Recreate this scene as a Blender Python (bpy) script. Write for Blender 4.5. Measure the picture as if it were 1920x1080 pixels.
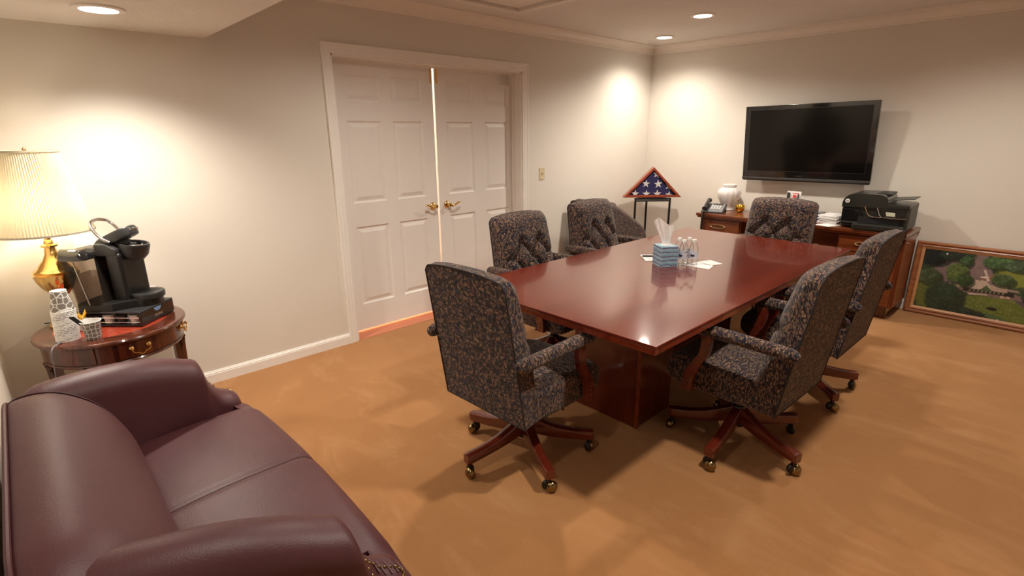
import bpy, bmesh, math, random
import numpy as np
from mathutils import Vector, Matrix
random.seed(7)
R = math.radians
PI = math.pi
S = bpy.context.scene
for o in list(bpy.data.objects): bpy.data.objects.remove(o, do_unlink=True)
C = S.collection

# ------------------------------------------------------------------ camera
CAM = Vector((3.572, -5.568, 1.530))
YAW, PITCH, ROLL, FPX = R(-46.806), R(16.478), R(-0.532), 982.9
f_ = Vector((math.sin(YAW)*math.cos(PITCH), math.cos(YAW)*math.cos(PITCH), -math.sin(PITCH)))
r_ = Vector((math.cos(YAW), -math.sin(YAW), 0)); u_ = r_.cross(f_)
r2, u2 = r_*math.cos(ROLL)+u_*math.sin(ROLL), -r_*math.sin(ROLL)+u_*math.cos(ROLL)
cd = bpy.data.cameras.new('camera'); cam = bpy.data.objects.new('camera', cd); C.objects.link(cam)
cd.sensor_width = 36; cd.lens = FPX/1920*36; cd.clip_start = .02
cam.matrix_world = Matrix(((r2.x, u2.x, -f_.x, CAM.x), (r2.y, u2.y, -f_.y, CAM.y), (r2.z, u2.z, -f_.z, CAM.z), (0, 0, 0, 1)))
S.camera = cam

# ------------------------------------------------------------------ world, exposure
w = bpy.data.worlds.new('world'); S.world = w; w.use_nodes = True
w.node_tree.nodes['Background'].inputs[0].default_value = (1, .85, .68, 1)
w.node_tree.nodes['Background'].inputs[1].default_value = .02
S.view_settings.view_transform = 'Standard'; S.view_settings.look = 'None'
S.view_settings.exposure = 0.52; S.view_settings.gamma = 1
S.view_settings.use_curve_mapping = False

# room numbers (corner of door wall and TV wall is the origin; door wall x=0, TV wall y=0)
ZC, ZS, YS = 2.435, 2.062, -4.60          # ceiling, soffit underside, soffit edge
YF, XR = -5.77, 5.3                        # front and right walls
LAMPCOL = (1, .905, .785)
# recessed lights, the last an added weak fill over the sofa: x, y, z, power, beam angle
DOWN = [(.46, -.53, ZC, 17, 150), (1.215, -1.20, ZC, 34, 156), (.53, -5.14, ZS, 26, 136), (3.12, -3.70, ZC, 31, 160), (3.12, -1.20, ZC, 24, 156),
        (1.215, -3.70, ZC, 23, 158), (2.60, -5.14, ZS, 6, 156)]

# ------------------------------------------------------------------ node helpers
def mat(name):
    m = bpy.data.materials.new(name); m.use_nodes = True
    return m, m.node_tree, m.node_tree.nodes['Principled BSDF']
def nd(t, typ, **kw):
    n = t.nodes.new(typ)
    for k, v in kw.items(): setattr(n, k, v)
    return n
def noise(t, vec, scale, detail=3, rough=.55, dist=0):
    n = nd(t, 'ShaderNodeTexNoise'); n.inputs['Scale'].default_value = scale
    n.inputs['Detail'].default_value = detail; n.inputs['Roughness'].default_value = rough; n.inputs['Distortion'].default_value = dist
    if vec is not None: t.links.new(vec, n.inputs['Vector'])
    return n
def ramp(t, fac, stops, interp='LINEAR'):
    n = nd(t, 'ShaderNodeValToRGB'); n.color_ramp.interpolation = interp
    e = n.color_ramp.elements
    while len(e) < len(stops): e.new(.5)
    for i, (p, c) in enumerate(stops):
        e[i].position = p; e[i].color = (*c, 1) if len(c) == 3 else c
    t.links.new(fac, n.inputs[0]); return n
def mixc(t, fac, a, b, mode='MIX'):
    n = nd(t, 'ShaderNodeMix', data_type='RGBA', blend_type=mode)
    for i, v in ((0, fac), (6, a), (7, b)):
        if hasattr(v, 'links') or hasattr(v, 'is_linked'): t.links.new(v, n.inputs[i])
        else: n.inputs[i].default_value = v if i == 0 else (*v, 1)
    return n.outputs[2]
def mapping(t, vec, scale=(1, 1, 1), rot=(0, 0, 0)):
    n = nd(t, 'ShaderNodeMapping'); n.inputs['Scale'].default_value = scale; n.inputs['Rotation'].default_value = rot
    t.links.new(vec, n.inputs['Vector']); return n.outputs[0]
def coord(t, which='Object'): return nd(t, 'ShaderNodeTexCoord').outputs[which]
def bump(t, p, h, strength=.2, dist=.01):
    b = nd(t, 'ShaderNodeBump'); b.inputs['Strength'].default_value = strength; b.inputs['Distance'].default_value = dist
    t.links.new(h, b.inputs['Height']); t.links.new(b.outputs[0], p.inputs['Normal'])
def plain(name, col, rough=.5, metal=0, spec=.5, coat=0, bumpy=0, bscale=200, mott=1):
    m, t, p = mat(name)
    p.inputs['Base Color'].default_value = (*col, 1); p.inputs['Roughness'].default_value = rough
    p.inputs['Metallic'].default_value = metal; p.inputs['Specular IOR Level'].default_value = spec
    p.inputs['Coat Weight'].default_value = coat; p.inputs['Coat Roughness'].default_value = .08
    c = coord(t); n = noise(t, c, bscale if bumpy else 9, 3)
    a = ramp(t, n.outputs[0], [(.3, tuple(x*(1-.07*mott) for x in col)), (.7, tuple(min(1, x*(1+.05*mott)) for x in col))])
    t.links.new(a.outputs[0], p.inputs['Base Color'])
    if bumpy: bump(t, p, n.outputs[0], bumpy, .004)
    return m
def emit(name, col, s):
    m, t, p = mat(name); p.inputs['Base Color'].default_value = (*col, 1)
    p.inputs['Emission Color'].default_value = (*col, 1); p.inputs['Emission Strength'].default_value = s; return m
def wood(name, dark, light, rough=.22, coat=.6, scale=1.0, axis=1, grain=14, fine=.12, det=5):
    m, t, p = mat(name); c = coord(t)
    sc = [grain*scale]*3; sc[axis] = 1.1*scale
    v = mapping(t, c, sc); n = noise(t, v, 1.6, det, .55, .6); n2 = noise(t, mapping(t, c, [s*5 for s in sc]), 2, 3)
    a = ramp(t, n.outputs[0], [(.28, dark), (.5, tuple((x+y)/2 for x, y in zip(dark, light))), (.72, light)])
    col = mixc(t, fine, a.outputs[0], ramp(t, n2.outputs[0], [(.4, tuple(x*.5 for x in dark)), (.6, light)]).outputs[0])
    t.links.new(col, p.inputs['Base Color']); p.inputs['Roughness'].default_value = rough
    p.inputs['Coat Weight'].default_value = coat; p.inputs['Coat Roughness'].default_value = .06
    return m
def clear(name, tint, refl=.12, rough=.02, op=0, dcol=(.9, .9, .9)):
    m, t, p = mat(name); t.nodes.remove(p); out = t.nodes['Material Output']
    tr = nd(t, 'ShaderNodeBsdfTransparent'); tr.inputs[0].default_value = (*tint, 1)
    gl = nd(t, 'ShaderNodeBsdfGlossy'); gl.inputs['Roughness'].default_value = rough
    fr = nd(t, 'ShaderNodeLayerWeight'); fr.inputs[0].default_value = refl
    mx = nd(t, 'ShaderNodeMixShader'); t.links.new(fr.outputs['Fresnel'], mx.inputs[0])
    t.links.new(tr.outputs[0], mx.inputs[1]); t.links.new(gl.outputs[0], mx.inputs[2]); last = mx
    if op:
        df = nd(t, 'ShaderNodeBsdfDiffuse'); df.inputs[0].default_value = (*dcol, 1)
        m2 = nd(t, 'ShaderNodeMixShader'); m2.inputs[0].default_value = op
        t.links.new(mx.outputs[0], m2.inputs[1]); t.links.new(df.outputs[0], m2.inputs[2]); last = m2
    t.links.new(last.outputs[0], out.inputs[0]); return m

M = {}
# wall paint: warm off-white with faint roller mottling
def wallmat():
    m, t, p = mat('wall_paint'); c = coord(t)
    n = noise(t, c, 1.3, 3); n2 = noise(t, c, 260, 2)
    a = ramp(t, n.outputs[0], [(.3, (.725, .680, .610)), (.7, (.750, .705, .632))])
    t.links.new(a.outputs[0], p.inputs['Base Color']); p.inputs['Roughness'].default_value = .55
    p.inputs['Specular IOR Level'].default_value = .3; bump(t, p, n2.outputs[0], .06, .002); return m
M['wall'] = wallmat()
def ceilmat():
    m, t, p = mat('ceiling_texture'); c = coord(t)
    n = noise(t, c, 75, 5, .65); n1 = noise(t, c, 2, 2)
    a = ramp(t, n1.outputs[0], [(.3, (.86, .805, .745)), (.7, (.89, .84, .78))])
    t.links.new(a.outputs[0], p.inputs['Base Color']); p.inputs['Roughness'].default_value = .9
    h = ramp(t, n.outputs[0], [(.42, (0, 0, 0)), (.62, (1, 1, 1))]); bump(t, p, h.outputs[0], .55, .012); return m
M['ceil'] = ceilmat()
def carpet():
    m, t, p = mat('carpet'); c = coord(t)
    big = noise(t, c, 1.5, 4, .6, .4); mid = noise(t, mapping(t, c, (1, 2.2, 1), (0, 0, .7)), 2.0, 4, .62, 1.0); fine = noise(t, c, 420, 2)
    a = ramp(t, big.outputs[0], [(.3, (.345, .152, .054)), (.5, (.380, .172, .063)), (.72, (.415, .195, .074))])
    b = ramp(t, mid.outputs[0], [(.52, (0, 0, 0)), (.70, (1, 1, 1))])
    col = mixc(t, b.outputs[0], a.outputs[0], (.56, .315, .150))
    n = nd(t, 'ShaderNodeMath', operation='MULTIPLY'); t.links.new(b.outputs[0], n.inputs[0]); n.inputs[1].default_value = .58
    col = mixc(t, n.outputs[0], a.outputs[0], (.50, .265, .120))
    col = mixc(t, .22, col, ramp(t, fine.outputs[0], [(.3, (.24, .11, .04)), (.7, (.60, .33, .15))]).outputs[0])
    t.links.new(col, p.inputs['Base Color']); p.inputs['Roughness'].default_value = .95; p.inputs['Specular IOR Level'].default_value = .1
    p.inputs['Sheen Weight'].default_value = .25; p.inputs['Sheen Tint'].default_value = (1, .8, .6, 1); p.inputs['Sheen Roughness'].default_value = .5
    bump(t, p, fine.outputs[0], .5, .004); return m
M['carpet'] = carpet()
M['salmon'] = plain('salmon_carpet', (.60, .22, .12), .9, bumpy=.3, bscale=300)
M['trim'] = plain('trim_paint', (.87, .84, .79), .35, mott=.3)
M['door'] = plain('door_paint', (.85, .815, .775), .38, mott=.2)
M['crown'] = plain('crown_paint', (.86, .80, .73), .42, mott=.3)
M['mahog'] = wood('mahogany', (.110, .014, .007), (.165, .024, .011), .20, .5, 1, 1, 5, 0.0, 3)
M['mahog'].node_tree.nodes['Principled BSDF'].inputs['Specular IOR Level'].default_value = .3
M['mahog_edge'] = wood('mahogany_edge', (.13, .017, .006), (.25, .042, .013), .25, .5, 1, 1, 10)
M['mahog_v'] = wood('mahogany_upright', (.075, .009, .004), (.155, .022, .008), .28, .4, 1, 2, 10)
M['chairwood'] = wood('cherry_chair_wood', (.065, .009, .005), (.175, .025, .010), .22, .6, 1, 0, 16)
M['cred'] = wood('cherry_credenza', (.10, .022, .006), (.22, .055, .016), .28, .4, 1, 0, 14)
M['cred_v'] = wood('cherry_credenza_upright', (.10, .022, .006), (.23, .057, .017), .28, .4, 1, 2, 14)
M['pframe'] = wood('oak_frame', (.20, .062, .02), (.46, .18, .07), .35, .3, 1, 0, 18)
M['pliner'] = wood('oak_liner', (.50, .235, .10), (.64, .34, .165), .45, .1, 1, 0, 18)
M['dkwood'] = wood('dark_mahogany', (.028, .006, .003), (.14, .028, .010), .22, .6, 1, 2, 14)
M['flagwood'] = wood('flag_case_wood', (.22, .035, .016), (.42, .085, .04), .3, .4, 1, 0, 18)
M['leathertop'] = plain('red_leather_top', (.34, .045, .022), .25, coat=.5)
M['brass'] = plain('polished_brass', (.80, .53, .19), .16, 1)
M['pull'] = plain('aged_brass_pull', (.62, .47, .27), .3, 1)
M['caster'] = plain('antique_brass', (.30, .22, .10), .22, 1)
M['casterdark'] = plain('dark_bronze', (.035, .030, .024), .3, .7)
M['black'] = plain('black_plastic', (.012, .012, .012), .32)
M['gloss'] = plain('gloss_black', (.008, .008, .009), .08, coat=.6)
M['satin'] = plain('charcoal_plastic', (.030, .030, .032), .4)
M['grey'] = plain('grey_plastic', (.20, .20, .21), .45)
M['printer'] = plain('printer_black', (.020, .021, .017), .3, coat=.2)
M['printerside'] = plain('printer_side', (.060, .058, .048), .5)
M['silver'] = plain('silver', (.72, .71, .69), .18, 1)
M['tvscreen'] = plain('tv_screen', (.004, .0035, .003), .12, spec=.35)
M['tvbezel'] = plain('tv_bezel', (.007, .007, .007), .07, coat=.8)
M['tvbar'] = plain('tv_bar', (.055, .050, .048), .35)
M['white'] = plain('white_paper', (.85, .84, .82), .7)
M['tissue'] = plain('tissue_paper', (.93, .91, .89), .85)
M['ivory'] = plain('ivory_plastic', (.66, .55, .36), .4)
M['china'] = plain('white_china', (.80, .76, .73), .14, coat=.5)
M['gold'] = plain('gold_fruit', (.80, .48, .06), .2, 1)
M['navy'] = plain('navy_cloth', (.035, .030, .115), .85, bumpy=.2, bscale=400)
M['navybox'] = plain('navy_card', (.02, .022, .075), .6)
M['star'] = plain('star_white', (.86, .84, .82), .8)
M['lcd'] = plain('printer_lcd', (.46, .47, .34), .3)
M['pink'] = plain('pink_packet', (.85, .33, .38), .6)
M['red'] = plain('red_print', (.62, .04, .03), .5)
M['ink'] = plain('black_print', (.012, .012, .014), .5)
M['bluefoil'] = plain('blue_foil', (.18, .33, .62), .3)
M['bottle'] = clear('bottle_plastic', (.98, .985, .985), .10, op=.05, dcol=(.9, .9, .92))
M['label'] = clear('bottle_label', (.95, .95, .97), .1, op=.55, dcol=(.78, .79, .85))
M['smoke'] = clear('smoked_tank', (.66, .60, .55), .2, op=.10, dcol=(.16, .13, .11))
M['water'] = clear('tank_water', (.68, .62, .58), .1, op=.05, dcol=(.1, .09, .08))
M['glass'] = clear('glazing', (.97, .97, .97), .06)
M['lens'] = emit('lamp_lens', (1, .93, .82), 14)
M['bulb'] = emit('lamp_bulb', (1, .86, .66), 95)

def leather():
    m, t, p = mat('burgundy_leather'); c = coord(t)
    n = noise(t, c, 2.6, 4, .6, .6); v = nd(t, 'ShaderNodeTexVoronoi'); v.inputs['Scale'].default_value = 330; t.links.new(c, v.inputs['Vector'])
    wr = noise(t, mapping(t, c, (4, 14, 9)), 2.2, 4, .6, 1.5)
    a = ramp(t, n.outputs[0], [(.3, (.074, .022, .027)), (.7, (.100, .033, .038))])
    t.links.new(a.outputs[0], p.inputs['Base Color']); p.inputs['Roughness'].default_value = .46; p.inputs['Specular IOR Level'].default_value = .45
    h = nd(t, 'ShaderNodeMath', operation='ADD'); t.links.new(v.outputs['Distance'], h.inputs[0]); 
    k = nd(t, 'ShaderNodeMath', operation='MULTIPLY'); k.inputs[1].default_value = 1.2; t.links.new(wr.outputs[0], k.inputs[0]); t.links.new(k.outputs[0], h.inputs[1])
    bump(t, p, h.outputs[0], .10, .004); return m
M['leather'] = leather()
M['seam'] = plain('leather_seam', (.045, .009, .011), .5)

def fabric():
    m, t, p = mat('leaf_tapestry'); c = coord(t)
    wob = noise(t, c, 16, 2); 
    va = nd(t, 'ShaderNodeVectorMath', operation='SCALE'); va.inputs['Scale'].default_value = .05; t.links.new(wob.outputs['Color'], va.inputs[0])
    ad = nd(t, 'ShaderNodeVectorMath', operation='ADD'); t.links.new(c, ad.inputs[0]); t.links.new(va.outputs[0], ad.inputs[1])
    base = ramp(t, noise(t, c, 9, 2).outputs[0], [(.35, (.009, .007, .011)), (.5, (.018, .011, .011)), (.65, (.009, .009, .018))]).outputs[0]
    col = base
    for i, (rot, sc, lo, colr) in enumerate([((.5, .3, .6), 44, .25, (.200, .112, .066)), ((-.9, .5, -.5), 46, .24, (.038, .035, .060)), ((.9, -.6, 1.6), 42, .26, (.235, .146, .088)),
                                             ((.2, .9, 2.4), 46, .22, (.130, .056, .046)), ((-.4, -.8, .2), 50, .22, (.060, .054, .042))]):
        mp = nd(t, 'ShaderNodeMapping'); mp.inputs['Rotation'].default_value = rot; mp.inputs['Scale'].default_value = (sc*1.0, sc*3.1, sc*1.0); mp.inputs['Location'].default_value = (i*3.7, i*1.3, 0)
        t.links.new(ad.outputs[0], mp.inputs['Vector'])
        v = nd(t, 'ShaderNodeTexVoronoi'); v.inputs['Scale'].default_value = 1.0; t.links.new(mp.outputs[0], v.inputs['Vector'])
        mk = ramp(t, v.outputs['Distance'], [(lo+.04, (1, 1, 1)), (lo+.12, (0, 0, 0))])
        col = mixc(t, mk.outputs[0], col, colr)
    t.links.new(col, p.inputs['Base Color']); p.inputs['Roughness'].default_value = .85; p.inputs['Specular IOR Level'].default_value = .25
    p.inputs['Sheen Weight'].default_value = .15
    bump(t, p, noise(t, c, 700, 2).outputs[0], .25, .002); return m
M['fabric'] = fabric()
M['piping'] = plain('dark_piping', (.015, .012, .013), .7)

def shade():
    m, t, p = mat('pleated_shade'); t.nodes.remove(p); out = t.nodes['Material Output']
    d = nd(t, 'ShaderNodeBsdfDiffuse'); d.inputs[0].default_value = (.90, .84, .68, 1)
    tr = nd(t, 'ShaderNodeBsdfTranslucent'); tr.inputs[0].default_value = (.25, .215, .15, 1)
    n = noise(t, mapping(t, coord(t), (40, 40, 2)), 2, 2)
    a = ramp(t, n.outputs[0], [(.3, (.45, .45, .45)), (.7, (.6, .6, .6))])
    mx = nd(t, 'ShaderNodeMixShader'); t.links.new(a.outputs[0], mx.inputs[0]); t.links.new(d.outputs[0], mx.inputs[1]); t.links.new(tr.outputs[0], mx.inputs[2])
    t.links.new(mx.outputs[0], out.inputs[0]); return m
M['shade'] = shade()
def cupmat(name, sc, lo, kind):
    m, t, p = mat(name); c = coord(t)
    # unwrap the cup: angle and height
    sx = nd(t, 'ShaderNodeSeparateXYZ'); t.links.new(c, sx.inputs[0])
    an = nd(t, 'ShaderNodeMath', operation='ARCTAN2'); t.links.new(sx.outputs[1], an.inputs[0]); t.links.new(sx.outputs[0], an.inputs[1])
    k = nd(t, 'ShaderNodeMath', operation='MULTIPLY'); k.inputs[1].default_value = .036; t.links.new(an.outputs[0], k.inputs[0])
    cb = nd(t, 'ShaderNodeCombineXYZ'); t.links.new(k.outputs[0], cb.inputs[0]); t.links.new(sx.outputs[2], cb.inputs[1])
    v = nd(t, 'ShaderNodeTexVoronoi', feature='DISTANCE_TO_EDGE'); v.inputs['Scale'].default_value = sc; v.inputs['Randomness'].default_value = kind
    t.links.new(cb.outputs[0], v.inputs['Vector'])
    a = ramp(t, v.outputs['Distance'], [(lo, (.84, .83, .80)), (lo+.03, (.22, .195, .165))])
    t.links.new(a.outputs[0], p.inputs['Base Color']); p.inputs['Roughness'].default_value = .5; return m
M['cup_a'] = cupmat('cup_pebble_print', 40, .045, .75)
M['cup_b'] = cupmat('cup_cell_print', 52, .055, .35)
def tissuebox():
    m, t, p = mat('tissue_box_print'); c = coord(t); sx = nd(t, 'ShaderNodeSeparateXYZ'); t.links.new(c, sx.inputs[0])
    n = noise(t, mapping(t, c, (14, 14, 30)), 1.2, 2)
    k = nd(t, 'ShaderNodeMath', operation='MULTIPLY_ADD'); k.inputs[1].default_value = 39; t.links.new(sx.outputs[2], k.inputs[0]); t.links.new(n.outputs[0], k.inputs[2])
    fr = nd(t, 'ShaderNodeMath', operation='FRACT'); t.links.new(k.outputs[0], fr.inputs[0])
    a = ramp(t, fr.outputs[0], [(0, (.035, .04, .11)), (.12, (.30, .27, .42)), (.3, (.17, .36, .46)), (.55, (.30, .50, .58)), (.75, (.42, .52, .64)), (.9, (.20, .33, .42)), (1, (.045, .05, .12))])
    t.links.new(a.outputs[0], p.inputs['Base Color']); p.inputs['Roughness'].default_value = .5; return m
M['tbox'] = tissuebox()
def attrmat(name):
    m, t, p = mat(name); a = nd(t, 'ShaderNodeAttribute'); a.attribute_name = 'Col'
    n = noise(t, coord(t), 120, 3)
    col = mixc(t, .22, a.outputs['Color'], n.outputs['Color'], 'OVERLAY')
    t.links.new(col, p.inputs['Base Color']); p.inputs['Roughness'].default_value = .35; return m
M['picture'] = attrmat('aerial_print')

# ------------------------------------------------------------------ mesh helpers
def add(bm, tmp):
    me = bpy.data.meshes.new('t'); tmp.to_mesh(me); tmp.free(); bm.from_mesh(me); bpy.data.meshes.remove(me); return bm
def box(bm, c, s, bev=0, seg=2, rot=None, mi=0):
    t = bmesh.new(); bmesh.ops.create_cube(t, size=1)
    bmesh.ops.scale(t, vec=s, verts=t.verts)
    if bev: bmesh.ops.bevel(t, geom=t.edges[:], offset=min(bev, min(s)*.49), segments=seg, profile=.5, affect='EDGES')
    if rot is not None: bmesh.ops.transform(t, matrix=rot, verts=t.verts)
    bmesh.ops.translate(t, vec=c, verts=t.verts)
    for f in t.faces: f.material_index = mi
    return add(bm, t)
def bx(c, s, bev=0, seg=2, rot=None): return box(bmesh.new(), c, s, bev, seg, rot)
def span(a, b, bev=0, seg=2):
    return bx([(x+y)/2 for x, y in zip(a, b)], [abs(y-x) for x, y in zip(a, b)], bev, seg)
def loft(bm, rings, closed=True, cap=True, mi=0, caps=(1, 1)):
    vs = [[bm.verts.new(p) for p in r] for r in rings]; n = len(rings[0])
    for a, b in zip(vs, vs[1:]):
        for i in range(n if closed else n-1):
            j = (i+1) % n; f = bm.faces.new((a[i], a[j], b[j], b[i])); f.material_index = mi
    if cap and closed:
        for r, fl, on in ((vs[0], True, caps[0]), (vs[-1], False, caps[1])):
            if not on: continue
            f = bm.faces.new(r[::-1] if fl else r); f.material_index = mi
    return bm
def lathe(bm, prof, n=32, c=(0, 0, 0), mi=0, rib=None):
    rings = []
    for r, z in prof:
        ring = []
        for i in range(n):
            a = 2*PI*i/n; rr = max(r, 1e-4)*(1+(rib(a, z) if rib else 0)); ring.append((c[0]+rr*math.cos(a), c[1]+rr*math.sin(a), c[2]+z))
        rings.append(ring)
    if prof[0][0] > 1e-3 and prof[-1][0] > 1e-3:      # hollow ring: close the section instead of capping it
        t = bmesh.new(); loft(t, rings+[rings[0]], cap=False, mi=mi); bmesh.ops.remove_doubles(t, verts=t.verts, dist=1e-6); return add(bm, t)
    return loft(bm, rings, mi=mi)
def tube(bm, pts, rad, n=10, mi=0, flat=1.0):
    pts = [Vector(p) for p in pts]; k = len(pts); rs = rad if hasattr(rad, '__len__') else [rad]*k
    rings = []; up = None
    for i, p in enumerate(pts):
        d = (pts[min(i+1, k-1)]-pts[max(i-1, 0)]).normalized()
        if up is None: up = Vector((0, 0, 1)) if abs(d.z) < .9 else Vector((1, 0, 0))
        s = d.cross(up).normalized(); up = s.cross(d).normalized()
        rings.append([p+(s*math.cos(2*PI*j/n)*rs[i]+up*math.sin(2*PI*j/n)*rs[i]*flat) for j in range(n)])
    return loft(bm, rings, mi=mi)
def smoothpts(pts, m=6):
    pts = [Vector(p) for p in pts]; out = []
    for i in range(len(pts)-1):
        p0, p1, p2, p3 = pts[max(i-1, 0)], pts[i], pts[i+1], pts[min(i+2, len(pts)-1)]
        for k in range(m):
            t = k/m; out.append(.5*((2*p1)+(p2-p0)*t+(2*p0-5*p1+4*p2-p3)*t*t+(3*p1-p0-3*p2+p3)*t**3))
    return out+[pts[-1]]
def prism(poly, vec, bev=0, seg=2):
    bm = bmesh.new(); v = Vector(vec); a = [bm.verts.new(p) for p in poly]; b = [bm.verts.new(Vector(p)+v) for p in poly]; n = len(poly)
    bm.faces.new(a[::-1]); bm.faces.new(b)
    for i in range(n): bm.faces.new((a[i], a[(i+1) % n], b[(i+1) % n], b[i]))
    bmesh.ops.recalc_face_normals(bm, faces=bm.faces)
    if bev: bmesh.ops.bevel(bm, geom=bm.edges[:], offset=bev, segments=seg, profile=.5, affect='EDGES')
    return bm
def sphere(bm, c, r, sc=(1, 1, 1), n=14, mi=0):
    t = bmesh.new(); bmesh.ops.create_uvsphere(t, u_segments=n, v_segments=max(6, n*2//3), radius=r)
    bmesh.ops.scale(t, vec=sc, verts=t.verts); bmesh.ops.translate(t, vec=c, verts=t.verts)
    for f in t.faces: f.material_index = mi
    return add(bm, t)
def obj(name, bm, m, parent=None, ang=40):
    if isinstance(bm, bpy.types.Mesh): me = bm
    else:
        bmesh.ops.recalc_face_normals(bm, faces=bm.faces)
        me = bpy.data.meshes.new(name); bm.to_mesh(me); bm.free()
        for p in me.polygons: p.use_smooth = True
        me.set_sharp_from_angle(angle=R(ang))
    if not me.materials:
        for k in (m if isinstance(m, (list, tuple)) else [m]): me.materials.append(M[k])
    o = bpy.data.objects.new(name, me); C.objects.link(o)
    if ang <= 45 and len(me.polygons) < 3000:
        wn = o.modifiers.new('weighted_normals', 'WEIGHTED_NORMAL'); wn.keep_sharp = True; wn.weight = 80
    if parent: o.parent = parent
    return o
def tag(o, label, cat, group=None):
    o['label'] = label; o['category'] = cat
    if group: o['group'] = group
    return o
def thing(name, label, cat, loc=(0, 0, 0), rz=0, group=None):
    o = bpy.data.objects.new(name, None); C.objects.link(o); o.empty_display_size = .1
    o.location = loc; o.rotation_euler = (0, 0, rz); return tag(o, label, cat, group)
def struct(name, bm, m, parent=None, ang=40):
    o = obj(name, bm, m, parent, ang)
    if parent is None: o['kind'] = 'structure'
    return o
def dup(root, parent=None):
    c = root.copy(); C.objects.link(c); c.parent = parent
    for ch in root.children: dup(ch, c)
    return c
def text(s, size, m, mw, parent, name='lettering', depth=.0006, bold=.0):
    cu = bpy.data.curves.new('txt', 'FONT'); cu.body = s; cu.size = size; cu.extrude = depth; cu.align_x = 'CENTER'; cu.align_y = 'CENTER'; cu.offset = bold
    t = bpy.data.objects.new('txt', cu); C.objects.link(t)
    dg = bpy.context.evaluated_depsgraph_get(); me = bpy.data.meshes.new_from_object(t.evaluated_get(dg))
    bpy.data.objects.remove(t, do_unlink=True); me.transform(mw); me.materials.clear(); me.materials.append(M[m])
    o = bpy.data.objects.new(name, me); C.objects.link(o); o.parent = parent; return o
def frame_mat(o, x, y, z=None):
    """matrix whose local x,y,z axes are the given directions, at o"""
    x = Vector(x).normalized(); y = Vector(y).normalized(); z = x.cross(y)
    return Matrix(((x.x, y.x, z.x, o[0]), (x.y, y.y, z.y, o[1]), (x.z, y.z, z.z, o[2]), (0, 0, 0, 1)))

# ================================================================== THE ROOM
DY0, DY1, DH = -3.853, -2.071, 2.048      # door opening
T = .12
def planebox(a, b): return span(a, b)
struct('floor', span((-.001, YF-.1, -.08), (XR+.1, .1, 0)), 'carpet')
wl = bmesh.new()
for a, b in (((-T, YF-.1, 0), (0, DY0, ZC+.1)), ((-T, DY1, 0), (0, .1, ZC+.1)), ((-T, DY0, DH), (0, DY1, ZC+.1))): add(wl, span(a, b))
struct('wall_left', wl, 'wall')
struct('wall_back', span((0, 0, 0), (XR+.1, .1, ZC+.1)), 'wall')
struct('wall_front', span((0, YF-.1, 0), (XR+.1, YF, ZC+.1)), 'wall')
struct('wall_right', span((XR, YF, 0), (XR+.1, 0, ZC+.1)), 'wall')
# ceiling with a hatch opening and round holes left to the light housings
HX0, HX1, HY0, HY1 = .345, .92, -3.02, -2.443
cb = bmesh.new()
for a, b in (((0, YS, ZC), (HX0, 0, ZC+.1)), ((HX1, YS, ZC), (XR, 0, ZC+.1)), ((HX0, YS, ZC), (HX1, HY0, ZC+.1)), ((HX0, HY1, ZC), (HX1, 0, ZC+.1))): add(cb, span(a, b))
struct('ceiling', cb, 'ceil')
struct('ceiling_soffit', span((0, YF, ZS), (XR, YS, ZC+.1)), 'ceil')
# access hatch in the ceiling
h = thing('ceiling_hatch', 'painted access hatch panel set into the ceiling above the double doors', 'hatch', (0, 0, 0))
obj('panel', span((HX0+.004, HY0+.004, ZC+.016), (HX1-.004, HY1-.004, ZC+.03)), 'crown', h)
for a, b in (((HX0-.05, HY0-.05, ZC-.010), (HX0, HY1+.05, ZC)), ((HX1, HY0-.05, ZC-.010), (HX1+.05, HY1+.05, ZC)), ((HX0, HY0-.05, ZC-.010), (HX1, HY0, ZC)), ((HX0, HY1, ZC-.010), (HX1, HY1+.05, ZC))):
    obj('frame_strip', span(a, b, .002), 'crown', h)
# crown moulding
def sweep(name, prof, pts, m):
    """prof: (out, z) pairs; pts: list of (point, outward dir)"""
    return struct(name, loft(bmesh.new(), [[(p[0]+d[0]*o, p[1]+d[1]*o, z) for o, z in prof] for p, d in pts]), m, ang=25)
cz = ZC
crown = [(0, cz-.082), (.010, cz-.082), (.012, cz-.070), (.020, cz-.066)]+[(.020+.055*(1-math.cos(a)), cz-.066+.050*math.sin(a)) for a in [R(10*k) for k in range(1, 10)]]+[(.082, cz-.012), (.090, cz-.010), (.090, cz), (0, cz)]
sweep('trim_2', crown, [((0, YS), (1, 0)), ((0, 0), (1, -1)), ((XR, 0), (-1, -1)), ((XR, YS), (-1, 0))], 'crown')
# baseboards
base = [(0, 0), (.014, 0), (.014, .058), (.012, .062), (.012, .068), (.007, .074), (.006, .079), (0, .080)]
sweep('baseboard_left', base, [((0, YF), (1, 0)), ((0, DY0-.067), (1, 0))], 'trim')
sweep('baseboard_back', base, [((0, DY1+.067), (1, 0)), ((0, 0), (1, -1)), ((XR, 0), (-1, -1)), ((XR, YF), (-1, 1))], 'trim')
sweep('baseboard_front', base, [((XR, YF), (0, 1)), ((0, YF), (0, 1))], 'trim')
# door casing with stepped profile
cas = [(0, 0), (.010, 0), (.013, .006), (.013, .020), (.016, .026), (.017, .050), (.020, .054), (.020, .066), (.017, .067), (0, .067)]   # (out of wall, away from opening)
rings = []
for y, z, sy, sz in ((DY0, 0, -1, 0), (DY0, DH, -1, 1), (DY1, DH, 1, 1), (DY1, 0, 1, 0)):
    rings.append([(o, y+sy*wd, z+sz*wd) for o, wd in cas])
struct('trim_1', loft(bmesh.new(), rings), 'trim', ang=25)
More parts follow.
